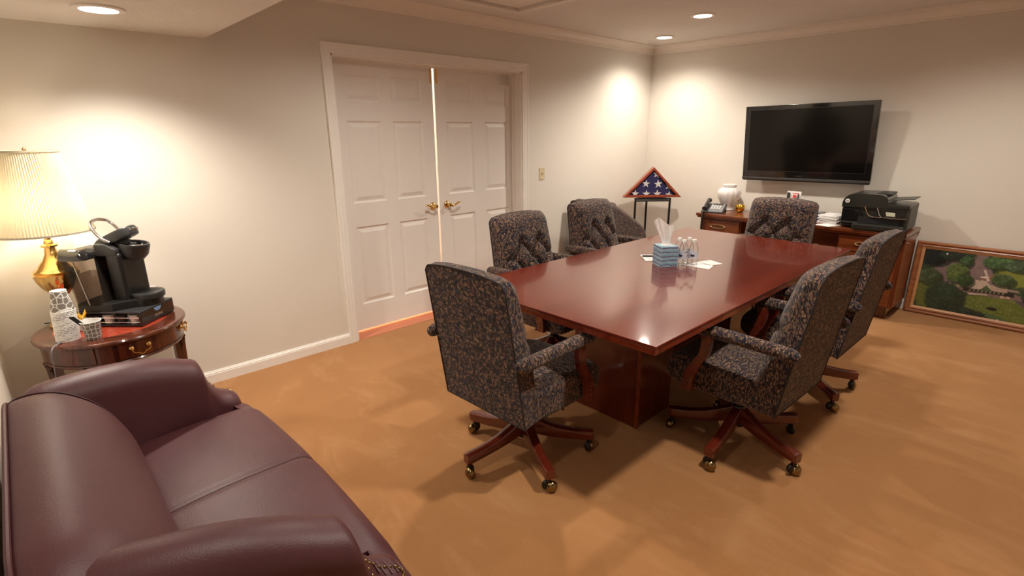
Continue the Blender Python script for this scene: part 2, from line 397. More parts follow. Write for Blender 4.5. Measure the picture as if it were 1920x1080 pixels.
# jamb lining and stop
jb = bmesh.new()
add(jb, span((-.16, DY0, 0), (0, DY0+.012, DH))); add(jb, span((-.16, DY1-.012, 0), (0, DY1, DH))); add(jb, span((-.16, DY0, DH-.012), (0, DY1, DH)))
add(jb, span((-.115, DY1-.022, 0), (-.085, DY1-.012, DH-.012))); add(jb, span((-.115, DY0+.012, 0), (-.085, DY0+.022, DH-.012))); add(jb, span((-.115, DY0+.012, DH-.022), (-.085, DY1-.012, DH-.012)))
struct('trim_3', jb, 'trim')
# doors: two six-panel leaves
DX = -.120
def door(name, y0, y1, cols, hy, hdir):
    d = bmesh.new(); rows = ((.235, .85), (1.03, 1.625), (1.756, 1.94)); z0, z1 = .028, 2.030
    th = .036
    # stiles and rails as a solid with rectangular recesses
    ys = [y0]+[v for c in cols for v in c]+[y1]; zs = [z0]+[v for r in rows for v in r]+[z1]
    for i in range(len(ys)-1):
        for j in range(len(zs)-1):
            hole = i % 2 == 1 and j % 2 == 1
            add(d, span((DX-th, ys[i], zs[j]), (DX-(.012 if hole else 0), ys[i+1], zs[j+1])))
    bmesh.ops.remove_doubles(d, verts=d.verts, dist=1e-5)
    o = struct(name, d, 'door')
    for c in cols:
        for r in rows:
            def ring(g, x): return [(x, c[0]+g, r[0]+g), (x, c[1]-g, r[0]+g), (x, c[1]-g, r[1]-g), (x, c[0]+g, r[1]-g)]
            obj('panel', loft(bmesh.new(), [ring(.0, DX-.0005), ring(.012, DX-.0105), ring(.020, DX-.0105), ring(.046, DX-.002), ring(.048, DX-.002)], caps=(0, 1)), 'door', o, ang=15)
    # lever handle
    hz = .945; hb = bmesh.new()
    t = bmesh.new(); lathe(t, [(0, 0), (.030, 0), (.032, .003), (.029, .009), (.020, .014), (.013, .017), (.012, .050), (.015, .053), (.015, .060), (0, .062)], 20)
    bmesh.ops.transform(t, matrix=frame_mat((DX, hy, hz), (0, 1, 0), (0, 0, 1)), verts=t.verts); add(hb, t)
    tube(hb, smoothpts([(DX+.055, hy, hz), (DX+.058, hy+.025*hdir, hz-.008), (DX+.058, hy+.055*hdir, hz+.004), (DX+.056, hy+.085*hdir, hz+.016), (DX+.050, hy+.105*hdir, hz+.014)], 5), [.010, .010, .010, .009, .009]+[.008]*11+[.007, .007, .0065, .006, .005], 10)
    hd = obj('door_handle', hb, 'brass', o); hd['label'] = 'polished brass lever handle'
    return o
door('door_1', DY0+.014, -2.957, ((-3.720, -3.435), (-3.340, -3.065)), -3.010, -1)
door('door_2', -2.938, DY1-.014, ((-2.830, -2.545), (-2.415, -2.130)), -2.862, 1)
for dn, by in (('door_1', -2.972), ('door_2', -2.915)):
    d = bpy.data.objects[dn]; b = bx((DX+.003, by, 1.972), (.006, .016, .115), .002); tube(b, [(DX+.008, by, 1.93), (DX+.008, by, 2.025)], .004, 8); box(b, (DX+.012, by, 1.995), (.012, .008, .012), .002)
    o = obj('surface_bolt', b, 'brass', d); o['label'] = 'small brass surface bolt'
# the lit passage behind the doors (seen through the gap)
hall = bmesh.new()
add(hall, span((-1.6, -4.6, 0), (-1.5, -1.2, 2.5))); add(hall, span((-1.6, -4.7, 0), (-T, -4.6, 2.5))); add(hall, span((-1.6, -1.2, 0), (-T, -1.1, 2.5)))
struct('wall_hall', hall, 'wall')
struct('ceiling_hall', span((-1.6, -4.7, 2.5), (-T, -1.1, 2.6)), 'ceil')
struct('floor_hall', span((-1.6, -4.7, -.08), (-.001, -1.1, .002)), 'salmon')
# light switch
sw = thing('light_switch', 'ivory light switch plate on the wall beside the double doors', 'switch', (0, -1.805, 1.15))
obj('plate', bx((.003, 0, 0), (.006, .072, .116), .0028, 2), 'ivory', sw)
obj('toggle', bx((.010, 0, .003), (.016, .009, .022), .002, 1, Matrix.Rotation(R(-20), 4, 'Y')), 'ivory', sw)

# ------------------------------------------------------------------ recessed downlights and one added fill light
labels = ['recessed ceiling downlight near the corner above the flag case', 'recessed ceiling downlight over the far end of the conference table', 'large recessed downlight in the lowered ceiling above the brass table lamp',
          'recessed ceiling downlight beside the near end of the conference table', 'recessed ceiling downlight above the credenza end',
          'recessed ceiling downlight in front of the double doors', 'added fill downlight in the lowered ceiling above the near sofa arm']
for i, (x, y, z, pw, cone) in enumerate(DOWN):
    d = thing('downlight', labels[i], 'ceiling light', (x, y, z), 0, 'recessed downlights')
    obj('trim_ring', lathe(bmesh.new(), [(.068, -.002), (.072, -.010), (.086, -.012), (.096, -.008), (.098, -.002), (.098, .0), (.068, 0)], 40), 'trim', d)
    obj('lens', lathe(bmesh.new(), [(0, -.006), (.05, -.0055), (.071, -.003), (.071, -.001), (0, -.001)], 32), 'lens', d)
    ld = bpy.data.lights.new('downlight_beam', 'SPOT'); ld.energy = pw*2.6; ld.color = LAMPCOL; ld.spot_size = R(cone); ld.spot_blend = .95; ld.shadow_soft_size = .055
    lo = bpy.data.objects.new('downlight_beam', ld); C.objects.link(lo); lo.parent = d; lo.location = (0, 0, -.075)
hl = bpy.data.lights.new('hall_light', 'POINT'); hl.energy = 130; hl.color = (1, .86, .66); hl.shadow_soft_size = .1
ho = bpy.data.objects.new('hall_light', hl); C.objects.link(ho); ho.location = (-.85, -3.0, 2.3)

# ================================================================== CONFERENCE TABLE
TX0, TX1, TY0, TY1, TZ = 1.386, 2.607, -3.920, -1.481, .750
ct = thing('conference_table', 'long polished mahogany conference table with a panelled pedestal base', 'table', ((TX0+TX1)/2, (TY0+TY1)/2, 0))
tw, tl = TX1-TX0, TY1-TY0
obj('table_top', bx((0, 0, TZ-.006), (tw, tl, .012), .003, 2), 'mahog', ct)
for c, s in (((0, -tl/2+.020, TZ-.026), (tw-.004, .036, .027)), ((0, tl/2-.020, TZ-.026), (tw-.004, .036, .027)), ((-tw/2+.020, 0, TZ-.026), (.036, tl-.082, .027)), ((tw/2-.020, 0, TZ-.026), (.036, tl-.082, .027))):
    obj('edge_band', bx(c, s, .004, 2), 'mahog_edge', ct)
obj('underframe', bx((0, 0, TZ-.026), (tw-.09, tl-.09, .026)), 'mahog_v', ct)
for s in (-1, 1):
    pd = obj('pedestal', bx((0, s*.52, .355), (.43, .34, .708), .008, 2), 'mahog_v', ct)
    for sx in (-1, 1): obj('corner_post', bx((sx*.213, s*.685, .355), (.018, .018, .706), .004), 'mahog_edge', pd)
obj('stretcher_panel', bx((0, 0, .40), (.03, .70, .40)), 'mahog_v', ct)

# ================================================================== SWIVEL CHAIRS
TUFTS = [(-.085, .475), (.085, .475), (-.165, .375), (0, .385), (.165, .375), (-.085, .275), (.085, .275), (-.165, .19), (0, .19), (.165, .19)]
LINKS = [(0, 2), (0, 3), (1, 3), (1, 4), (2, 5), (3, 5), (3, 6), (4, 6), (5, 7), (5, 8), (6, 8), (6, 9)]
def segd(px, py, a, b):
    dx, dy = b[0]-a[0], b[1]-a[1]; t = max(0, min(1, ((px-a[0])*dx+(py-a[1])*dy)/(dx*dx+dy*dy+1e-9)))
    return math.hypot(px-a[0]-t*dx, py-a[1]-t*dy)
def tuftd(x, h):
    d = 0
    for a, b in LINKS: d = max(d, .028*math.exp(-(segd(x, h, TUFTS[a], TUFTS[b])/.018)**2))
    for a, b in (((-.165, .375), (-.27, .365)), ((.165, .375), (.27, .365)), ((-.165, .19), (-.165, .08)), ((.165, .19), (.165, .08)), ((0, .19), (0, .08))): d = max(d, .025*math.exp(-(segd(x, h, a, b)/.017)**2))
    for t in TUFTS: d = max(d, .040*math.exp(-(math.hypot(x-t[0], h-t[1])/.027)**2))
    return d
def back_mesh():
    bm = bmesh.new(); NX, NV = 54, 60
    y0, z0, y1, z1 = -.262, .345, -.362, .979; L = math.hypot(y1-y0, z1-z0)
    u = ((y1-y0)/L, (z1-z0)/L); n = (u[1], -u[0])
    def hmax(s): return L*(1.012+.034*(1-abs(s)**2.6)) - .022*max(0, (abs(s)-.88)/.12)**2
    def P(s, v, dep):
        wv = .256-.010*v; hh = v*hmax(s); x = s*wv
        return (x, y0+u[0]*hh+n[0]*dep, z0+u[1]*hh+n[1]*dep), x, hh
    front = []; rear = []
    for j in range(NV+1):
        v = j/NV; rf = []; rr = []
        for i in range(NX+1):
            s = -1+2*i/NX
            edge = .098-.042*v
            roll = 1-max(0, (v-.88)/.12)**2.5
            side = 1-abs(s)**6
            belly = .066*side*roll*(.75+.25*math.sin(PI*min(1, v*1.1)))
            _, x, hh = P(s, v, 0)
            dep = edge*(.72+.28*roll)+belly-tuftd(x, hh)*side*roll
            rf.append(P(s, v, dep)[0]); rr.append(P(s, v, 0.0)[0])
        front.append(rf); rear.append(rr)
    vf = [[bm.verts.new(p) for p in r] for r in front]
    for j in range(NV):
        for i in range(NX): bm.faces.new((vf[j][i], vf[j][i+1], vf[j+1][i+1], vf[j+1][i]))
    # rear panel, coarser, sharing outline order
    loopf = [vf[0][i] for i in range(NX+1)]+[vf[j][NX] for j in range(1, NV+1)]+[vf[NV][i] for i in range(NX-1, -1, -1)]+[vf[j][0] for j in range(NV-1, 0, -1)]
    rp = [rear[0][i] for i in range(NX+1)]+[rear[j][NX] for j in range(1, NV+1)]+[rear[NV][i] for i in range(NX-1, -1, -1)]+[rear[j][0] for j in range(NV-1, 0, -1)]
    # an intermediate ring gives the side panel a soft bulge
    lr = [bm.verts.new(p) for p in rp]; k = len(lr)
    for i in range(k): bm.faces.new((loopf[i], lr[i], lr[(i+1) % k], loopf[(i+1) % k]))
    bm.faces.new(lr[::-1])
    bt = [P(TX/.25, TH/L, .098-.042*TH/L+.055-.034)[0] for TX, TH in TUFTS]
    return bm, rp, bt
def make_chair():
    r = thing('swivel_chair', 'x', 'chair', (0, 0, 0), 0, 'patterned swivel chairs around the conference table')
    st = bmesh.new(); rings = []
    # seat: stations front to back, rounded cross-section, crowned top
    for k, (y, z0, z1, hw) in enumerate([(-.215, .345, .455, .235), (-.18, .335, .475, .246), (-.05, .330, .488, .250), (.10, .330, .490, .252), (.20, .332, .486, .250), (.25, .338, .474, .246), (.278, .355, .450, .236), (.288, .385, .425, .220)]):
        ring = []; rr = min(.03, (z1-z0)/2.2)
        for (cx, cz_, a0) in ((hw-rr, z0+rr, -90), (hw-rr, z1-rr, 0), (-hw+rr, z1-rr, 90), (-hw+rr, z0+rr, 180)):
            for q in range(5): a = R(a0+22.5*q); ring.append((cx+rr*math.cos(a), y, cz_+rr*math.sin(a)))
            if a0 == 0:
                for q in range(1, 8): xx = (hw-rr)*(1-q/4); ring.append((xx, y, z1+.018*(1-(xx/hw)**2)))
        rings.append(ring)
    loft(st, rings); obj('seat', st, 'fabric', r)
    bm, rp, bt = back_mesh(); bk = obj('backrest', bm, 'fabric', r, 35)
    obj('piping', tube(bmesh.new(), [p for p in rp]+[rp[0], rp[1]], .0035, 6), 'piping', bk)
    for b in bt: obj('tuft_button', sphere(bmesh.new(), b, .009, n=8), 'fabric', bk)
    # side wings joining back and seat
    for s in (-1, 1):
        path = smoothpts([(s*.282, -.338, .655), (s*.290, -.26, .664), (s*.296, -.12, .668), (s*.298, 0, .671), (s*.297, .08, .671), (s*.292, .118, .663)], 5)
        k = len(path); rad = [.030 if 2 < i < k-3 else (.022 if i in (1, k-2) else (.028 if i in (2, k-3) else .008)) for i in range(k)]
        obj('armrest', tube(bmesh.new(), path, rad, 14, flat=.95), 'fabric', r)
        # scrolled wooden arm post
        ctr = [(.062, .650, .050), (.058, .60, .046), (.066, .55, .044), (.090, .50, .046), (.118, .45, .052), (.132, .40, .052), (.135, .345, .050)]
        ctr = smoothpts([(a, b, c_) for a, b, c_ in ctr], 4)
        rings = [[(s*.268, a-c_/2, b), (s*.268, a+c_/2, b), (s*.294, a+c_/2, b), (s*.294, a-c_/2, b)] for a, b, c_ in ctr]
        pb = loft(bmesh.new(), rings); bmesh.ops.recalc_face_normals(pb, faces=pb.faces)
        for q in (.375, .40): sphere(pb, (s*.295, .135, q), .005, n=8)
        obj('arm_post', pb, 'chairwood', r)
    mech = lathe(bmesh.new(), [(.0, .10), (.034, .10), (.036, .20), (.030, .21), (.022, .212), (.022, .315), (0, .316)], 20)
    box(mech, (0, 0, .322), (.22, .26, .022), .006); tube(mech, [(.05, .02, .318), (.17, .03, .315), (.22, .03, .312)], .006, 8)
    obj('column', mech, 'black', r)
    # five base legs, each with its caster
    prof = smoothpts([(.028, .118, .205), (.09, .104, .176), (.16, .090, .148), (.24, .080, .130), (.318, .073, .122), (.338, .074, .120)], 4)
    leg0 = None
    for k in range(5):
        if leg0 is None:
            lb = bmesh.new(); rings = []
            for (x, a, b) in prof:
                hw = .023 if x < .33 else .020; c_ = .006
                rings.append([(x, -hw+c_, a), (x, hw-c_, a), (x, hw, a+c_), (x, hw, b-c_), (x, hw-c_, b), (x, -hw+c_, b), (x, -hw, b-c_), (x, -hw, a+c_)])
            loft(lb, rings); leg0 = lg = obj('base_leg', lb, 'chairwood', r, 50)
            cb = bmesh.new()
            sphere(cb, (.326, .012, .027), .027, (.82, 1, 1), 16, 0)
            tube(cb, [(.318, 0, .078), (.318, 0, .050)], [.011, .012], 10, 1)
            sphere(cb, (.313, -.006, .034), .027, (.62, .95, .95), 14, 1)
            cs = obj('caster', cb, ['caster', 'casterdark'], lg); cme = cs.data
        else:
            lg = obj('base_leg', leg0.data, 'chairwood', r); obj('caster', cme, 'caster', lg)
        lg.rotation_euler.z = R(72*k)
    return r
CH = [(1.946, -3.966, 1.7, -98.7, 'patterned swivel chair at the table end beside the sofa, its plain back turned outward'),
      (2.630, -3.122, 87.9, -175, 'patterned swivel chair at the table side nearer the sofa, back turned outward'),
      (2.616, -2.255, 89.1, -125, 'patterned swivel chair at the table side next to the credenza and leaning picture'),
      (1.330, -3.075, -88, 10, 'tufted swivel chair facing the table right in front of the double doors'),
      (1.250, -2.205, -89, 40, 'tufted swivel chair by the light switch wall, in front of the armchair'),
      (1.985, -1.420, 178, 25, 'tufted swivel chair at the far table end in front of the credenza')]
proto = make_chair()
for i, (x, y, rz, la, lab) in enumerate(CH):
    c = proto if i == 0 else dup(proto)
    c.location = (x, y, 0); c.rotation_euler.z = R(rz); c['label'] = lab
    k = 0
    for ch in c.children:
        if ch.name.startswith('base_leg'): ch.rotation_euler.z = R(la+72*k); k += 1

# ================================================================== CLUB ARMCHAIR IN THE CORNER
ac = thing('armchair', 'low upholstered armchair with sloping arms beside the flag stand', 'chair', (.345, -1.17, 0), 0)
for s in (-1, 1):
    sb = bmesh.new(); rings = []
    for y, zt in ((-.30, .875), (-.24, .870), (-.10, .805), (.03, .735), (.16, .665), (.24, .615), (.285, .565), (.30, .50)):
        ring = []; x0 = s*.215; hw = .055
        for a in range(0, 181, 20): ring.append((x0+hw*math.cos(R(a)), y, zt-hw+hw*math.sin(R(a))))
        ring += [(x0-hw*.8, y, .16), (x0+hw*.8, y, .16)]; rings.append(ring)
    loft(sb, rings); obj('arm', sb, 'fabric', ac)
obj('backrest', bx((0, -.27, .525), (.50, .12, .72), .05, 4, Matrix.Rotation(R(-6), 4, 'X')), 'fabric', ac)
obj('seat', bx((0, .03, .33), (.33, .50, .20), .045, 4), 'fabric', ac)
for sx in (-1, 1):
    for sy in (-1, 1): obj('leg', lathe(bmesh.new(), [(.014, 0), (.022, .165), (0, .17)], 12, (sx*.19, sy*.23, 0)), 'chairwood', ac)

# ================================================================== SOFA
sf = thing('loveseat', 'burgundy leather loveseat with swooping padded arms', 'sofa', (1.895, -5.38, 0))
SXC, SYC = 1.895, -5.38
def W(x, y, z): return (x-SXC, y-SYC, z)
# base
obj('base', bx(W(1.895, -5.37, .20), (1.34, .62, .22), .02, 3), 'leather', sf)
for x in (1.265, 2.525):
    for y in (-5.64, -5.11): obj('foot', lathe(bmesh.new(), [(.020, 0), (.034, .095), (0, .096)], 12, W(x, y, 0)), 'dkwood', sf)
# seat cushion: bench with T ends and waterfall front
def seatz(u, v):
    return 0
sc = bmesh.new(); NXs, rings = 128, []; seam_path = None
prof_t = [(-.58, .30, 0), (-.58, .40, 0)]
for i in range(NXs+1):
    q = i/NXs; s = -1+2*q; x = 1.905+.715*math.copysign(abs(s)**.93, s)
    inner = abs(x-1.895) < .545
    sd = abs(s)
    endr = max(0, (sd-.90)/.10)
    shrink = 1-math.sqrt(max(0, 1-endr**2))
    yf = -4.966-.010*s*s-.055*shrink
    yb = -5.50 if inner else -5.075
    crown_ = .026*(1-((x-1.905)/.56)**2)
    seam = .007*math.exp(-((x-1.905)/.014)**2)
    tt = max(0, min(1, (abs(x-1.905)-.50)/.10)); zt = .435+crown_-seam-.06*shrink-.035*tt*tt*(3-2*tt)*.4
    ring = []
    pts = [(yb, .31), (yb, zt-.045), (yb+.03*(1 if inner else .3), zt-.018)]
    for k in range(1, 6): yy = yb+.03+(yf-.09-yb-.03)*k/6; pts.append((yy, zt-.014*(1-k/6)+.010*math.sin(PI*k/6)))
    for a in range(90, -91, -15): pts.append((yf-.075+.075*math.cos(R(a)), zt-.088+.088*math.sin(R(a)) if a > 0 else zt-.088+.14*math.sin(R(a))*1.0))
    rings.append([W(x, yy, max(.12, zz)) for yy, zz in pts])
    if seam_path is None and x > 1.9: seam_path = [W(x, yy+(.0006 if q > 8 else 0), zz+.0005) for q, (yy, zz) in enumerate(pts[2:-5])]
loft(sc, rings); seat_o = obj('seat_cushion', sc, 'leather', sf, 60)
obj('seam', tube(bmesh.new(), seam_path, .0022, 6), 'seam', seat_o)
# back: rolled cushion section swept along x, rounded down at both ends
bp = [(-5.45, .36), (-5.425, .46), (-5.430, .54), (-5.452, .62), (-5.487, .69), (-5.535, .745), (-5.590, .783), (-5.640, .797), (-5.685, .795), (-5.705, .785), (-5.712, .76), (-5.715, .60), (-5.715, .12), (-5.50, .12)]
bk = bmesh.new(); rings = []
xs = [1.425+d for d in (0, .006, .016, .035, .06, .10, .14, .18)]+[1.66+.1*k for k in range(6)]+[2.53-d for d in (.27, .18, .14, .10, .06, .035, .016, .006, 0)]
for x in xs:
    e = max(0, 1-min(x-1.425, 2.53-x)/.20); k = 1-math.sqrt(max(0, 1-e*e)); 
    rings.append([W(x, -5.70+(y+5.70)*(1-.42*k), .36+(z-.36)*(1-.30*k) if z > .36 else z) for y, z in [(p.x, p.y) for p in smoothpts([(a, b, 0) for a, b in bp], 3)]])
loft(bk, rings); bko = obj('back_cushion', bk, 'leather', sf, 60)
# piping along rear top edge and boxing seams
pts = []
for x in xs:
    e = max(0, 1-min(x-1.425, 2.53-x)/.20); k = 1-math.sqrt(max(0, 1-e*e)); pts.append(W(x, -5.70+(-5.710+5.70)*(1-.42*k), .36+(.785-.36)*(1-.30*k)+.004))
obj('piping', tube(bmesh.new(), pts, .006, 8), 'leather', bko)
for x in (1.525,):
    e = max(0, 1-min(x-1.425, 2.53-x)/.20); k = 1-math.sqrt(max(0, 1-e*e))
    sp = [W(x, -5.70+(p.x+5.70+.003)*(1-.42*k), .36+(p.y-.36+.003)*(1-.30*k)) for p in smoothpts([(a, b, 0) for a, b in bp[:10]], 4)]
    obj('seam', tube(bmesh.new(), sp, .003, 6), 'seam', bko)
# arms: rolled top that swoops down to a low scroll in front
def arm(sx):
    bm = bmesh.new(); rings = []
    def XC(y): return (1.895 if sx < 0 else 1.872)+sx*(.665-.135*max(0, min(1, (-5.12-y)/.56))**1.15)
    xc = XC(-5.07)
    st = [(-5.69, .690, .070), (-5.67, .728, .080), (-5.62, .742, .084), (-5.50, .738, .085), (-5.38, .722, .085), (-5.27, .690, .085), (-5.20, .660, .085), (-5.165, .645, .084), (-5.150, .620, .080), (-5.140, .575, .074), (-5.125, .530, .070), (-5.100, .490, .068), (-5.075, .474, .068), (-5.055, .466, .066), (-5.038, .452, .060), (-5.026, .435, .050), (-5.018, .40, .038)]
    if sx > 0: st = [(y, z+.018, h) for y, z, h in st]
    st = smoothpts(st, 3)
    for p in st:
        y, zt, hw = p.x, p.y, p.z; ring = []; xq = XC(y)
        for a in range(0, 181, 15): ring.append(W(xq+sx*.012+hw*math.cos(R(a)), y, zt-hw*.92+hw*.92*math.sin(R(a))))
        ring += [W(xq-hw*.88, y, max(.28, zt-.20)), W(xq-hw*.86, y, .10), W(xq+hw*.86, y, .10), W(xq+hw*.88, y, max(.28, zt-.20))]
        rings.append(ring)
    loft(bm, rings); ao = obj('arm', bm, 'leather', sf, 60)
    def surf(y, ang):     # point on the arm surface at depth y, angle from the outside horizontal
        q = min(st, key=lambda p: abs(p.x-y)); hw = q.z
        return (XC(y)+sx*.012+sx*hw*math.cos(R(ang)), y, q.y-hw*.92+hw*.92*math.sin(R(ang)))
    for q in range(5):    # gathered pleats at the crook
        y = -5.108+.017*q
        pts = []
        for a in range(50, 104, 6):
            p = surf(y, a); pts.append(W(p[0], p[1]+.010*math.cos(R(a)), p[2]-.0022))
        obj('pleat', tube(bmesh.new(), pts, .0032, 6), 'leather', ao)
    for q in range(22):   # brass nailheads in a long loop on the outer shoulder of the scroll
        a = 2*PI*q/22; y = -5.085+.050*math.cos(a); an = 48+22*math.sin(a)*(1-.25*math.cos(a))
        obj('nailhead', sphere(bmesh.new(), W(*surf(y, an)), .0052, n=8), 'caster', ao)
    return ao
arm(-1); arm(1)

# ================================================================== CREDENZA
CX0, CX1, CY0, CZ = .965, 2.742, -.535, .734
cr = thing('credenza', 'cherry wood credenza desk with brass-pulled drawers below the television', 'desk', ((CX0+CX1)/2, CY0/2, 0))
cxm = (CX0+CX1)/2
def CR(x, y, z): return (x-cxm, y-CY0/2, z)
def cspan(a, b, bev=0): return span(CR(*a), CR(*b), bev)
obj('desk_top', cspan((CX0, CY0, CZ-.028), (CX1, -.018, CZ), .006), 'cred', cr)
obj('desk_moulding', cspan((CX0+.012, CY0+.012, CZ-.044), (CX1-.012, -.03, CZ-.028), .003), 'cred', cr)
for (x0, x1) in ((1.000, 1.420), (2.262, 2.716)):
    b = obj('pedestal', cspan((x0, CY0+.045, .105), (x1, -.03, CZ-.044), .003), 'cred_v', cr)
    obj('plinth', cspan((x0+.03, CY0+.10, 0), (x1-.03, -.06, .105)), 'dkwood', b)
    for z0, z1 in ((.545, CZ-.058), (.335, .537), (.120, .327)):
        d = obj('drawer', cspan((x0+.012, CY0+.027, z0), (x1-.012, CY0+.046, z1), .004), 'cred', cr)
        xm, zm = (x0+x1)/2-.015, (z0+z1)/2+.004; hb = bmesh.new()
        yf = CY0+.027
        rim = [CR(xm+.078*math.cos(a), yf-.006-.008*abs(math.cos(a))**.5*0, zm+.017*math.sin(a)) for a in [2*PI*q/28 for q in range(28)]]
        tube(hb, rim+[rim[0], rim[1]], .0042, 8)
        for sx in (-1, 1): box(hb, CR(xm+sx*.074, yf-.003, zm), (.02, .008, .014), .002)
        obj('drawer_pull', hb, 'pull', d)
obj('modesty_panel', cspan((1.42, -.10, .12), (2.262, -.075, CZ-.044)), 'cred', cr)
obj('end_panel', cspan((2.716, CY0+.075, .110), (2.732, -.05, CZ-.046), .003), 'cred_v', cr)

# desk phone
ph = thing('desk_phone', 'dark grey office telephone with keypad on the credenza corner', 'telephone', (1.072, -.372, CZ), R(14))
pbm = prism([(-.105, -.10, .012), (-.105, .10, .075), (-.105, .10, .055), (-.105, .02, .0), (-.105, -.10, .0)], (.21, 0, 0), .003)
obj('phone_body', pbm, 'satin', ph)
pl = lambda y: .012+(y+.10)/.2*.063
obj('face_plate', prism([(-.035, -.092, pl(-.092)+.001), (-.035, .092, pl(.092)+.001), (-.035, .092, pl(.092)+.004), (-.035, -.092, pl(-.092)+.004)], (.132, 0, 0)), 'grey', ph)
obj('display', prism([(-.02, .055, pl(.055)+.004), (-.02, .085, pl(.085)+.004), (-.02, .085, pl(.085)+.007), (-.02, .055, pl(.055)+.007)], (.095, 0, 0)), 'satin', ph)
for r_k in range(5):
    for c_k in range(4):
        y = .035-.023*r_k; obj('key', bx((-.018+.026*c_k, y, pl(y)+.006), (.018, .013, .006), .0015, 1), 'white' if r_k < 4 else 'grey', ph)
hs = bmesh.new(); tube(hs, smoothpts([(-.07, -.105, .040), (-.07, -.085, .052), (-.07, 0, .088), (-.07, .075, .106), (-.07, .100, .100)], 5), [.012, .022, .026, .024, .020, .017]+[.016]*9+[.018, .022, .026, .026, .020, .010], 10)
obj('handset', hs, 'black', ph)
obj('stand_foot', prism([(-.10, .09, .06), (-.10, .13, .0), (-.10, .12, .0), (-.10, .075, .05)], (.20, 0, 0)), 'black', ph)
# coiled cord
pc = []
for k in range(260):
    t = k/259; a = t*2*PI*34
    cx_, cy_, cz_ = (.010-.01*t, -.12-.105*min(1, t*3.4), .02-.25*max(0, t-.27)/.73)
    pc.append((-.055+cx_+.010*math.cos(a), cy_+.010*math.sin(a), .018+cz_ if t > .27 else .022))
obj('coiled_cord', tube(bmesh.new(), pc, .0035, 5), 'black', ph)

# vase
vs = thing('ginger_jar', 'white ribbed china vase behind the telephone', 'vase', (1.108, -.138, CZ))
rib = lambda a, z: .022*math.cos(14*a) if .03 < z < .225 else 0
obj('jar_body', lathe(bmesh.new(), [(0, 0), (.062, 0), (.066, .006), (.060, .020), (.064, .040), (.085, .085), (.105, .130), (.114, .165), (.112, .190), (.098, .215), (.075, .232), (.062, .238), (.058, .242), (0, .242)], 84, rib=rib), 'china', vs)
obj('jar_rim', lathe(bmesh.new(), [(.058, .240), (.068, .244), (.070, .262), (.064, .268), (.054, .268), (.052, .245), (0, .243)], 40), 'china', vs)
# gold apple
ap = thing('gold_apple', 'small shiny gold apple ornament beside the white vase', 'ornament', (1.272, -.215, CZ))
obj('fruit', lathe(bmesh.new(), [(0, .004), (.016, 0), (.036, .014), (.047, .038), (.046, .060), (.034, .078), (.018, .082), (.006, .074), (0, .072)], 24), 'gold', ap)
obj('stem', tube(bmesh.new(), [(0, 0, .072), (-.004, 0, .088), (-.010, .002, .102)], .0035, 8), 'pull', ap)
obj('leaf', prism([(-.004, 0, .094), (-.030, -.010, .120), (-.046, -.006, .118), (-.030, .008, .104)], (0, .003, .002)), 'gold', ap)
# printed card
cdz = thing('desk_card', 'white standing card with red and black print behind the far chair', 'card', (1.735, -.13, CZ))
obj('card', bx((0, 0, .118), (.125, .006, .236), .001, 1, Matrix.Rotation(R(-6), 4, 'X')), 'white', cdz)
for c_, s_, m_ in (((-.042, -.0120, .195), (.026, .002, .060), 'ink'), ((.022, -.0140, .216), (.060, .002, .008), 'red'), ((.012, -.0115, .190), (.028, .002, .026), 'red'), ((.046, -.0120, .194), (.012, .002, .045), 'ink')):
    obj('print_block', bx(c_, s_, 0, 1, Matrix.Rotation(R(-6), 4, 'X')), m_, cdz)
obj('easel_leg', prism([(-.02, .018, 0), (-.02, .012, .16), (-.02, .016, .16), (-.02, .065, 0)], (.04, 0, 0)), 'white', cdz)
# navy box
nb = thing('navy_box', 'small navy blue box with grey lid edge near the paper stack', 'box', (1.945, -.17, CZ))
obj('box_body', bx((0, 0, .030), (.16, .10, .060), .002, 1), 'navybox', nb); obj('box_lid', bx((0, .002, .064), (.166, .106, .010), .002, 1), 'grey', nb)
# paper piles
for i, (x, y, rz, n_, lab, sz) in enumerate(((1.930, -.385, 6, 3, 'thin pile of white sheets in front of the navy box', (.170, .26)), (2.128, -.215, -6, 9, 'tall uneven pile of white paper beside the printer', (.165, .23)))):
    pt = thing('paper_pile', lab, 'papers', (x, y, CZ), R(rz))
    for k in range(n_): obj('sheet', bx((random.uniform(-.006, .006), random.uniform(-.008, .008), .0035+.007*k), (sz[0], sz[1], .0066), 0, 1, Matrix.Rotation(R(random.uniform(-5, 5)), 4, 'Z')), 'white', pt)
ps = tag(obj('paper_sheet', bx((0, 0, .0016), (.13, .16, .003)), 'white'), 'small white notepad sheet at the front edge before the printer', 'papers'); ps.location = (2.155, -.452, CZ); ps.rotation_euler.z = R(-22)

# printer
pr = thing('printer', 'black office printer with tilting control panel on the credenza', 'printer', (2.475, -.285, CZ), R(2))
pw, pd_, phh = .235, .195, .205
obj('body', bx((0, .012, .112), (2*pw, 2*pd_-.02, .208), .018, 3), 'printer', pr)
obj('side_panel', bx((pw-.002, .018, .110), (.012, 2*pd_-.05, .190), .004), 'printerside', pr)
obj('output_slot', bx((.035, -pd_+.010, .078), (.30, .02, .050), .002), 'ink', pr)
tr = obj('paper_tray', bx((.045, -pd_-.022, .028), (.345, .085, .048), .010, 3), 'printer', pr)
obj('tray_handle', bx((.045, -pd_-.066, .022), (.10, .004, .014), .001), 'ink', tr)
obj('front_cover', bx((-.165, -pd_+.004, .100), (.125, .014, .125), .006), 'gloss', pr)
obj('name_strip', bx((-.165, -pd_-.0005, .052), (.125, .008, .010), .002), 'printerside', pr)
text('OFFICEJET', .016, 'silver', frame_mat((-.172, -pd_-.004, .030), (1, 0, 0), (0, 0, 1)), pr)
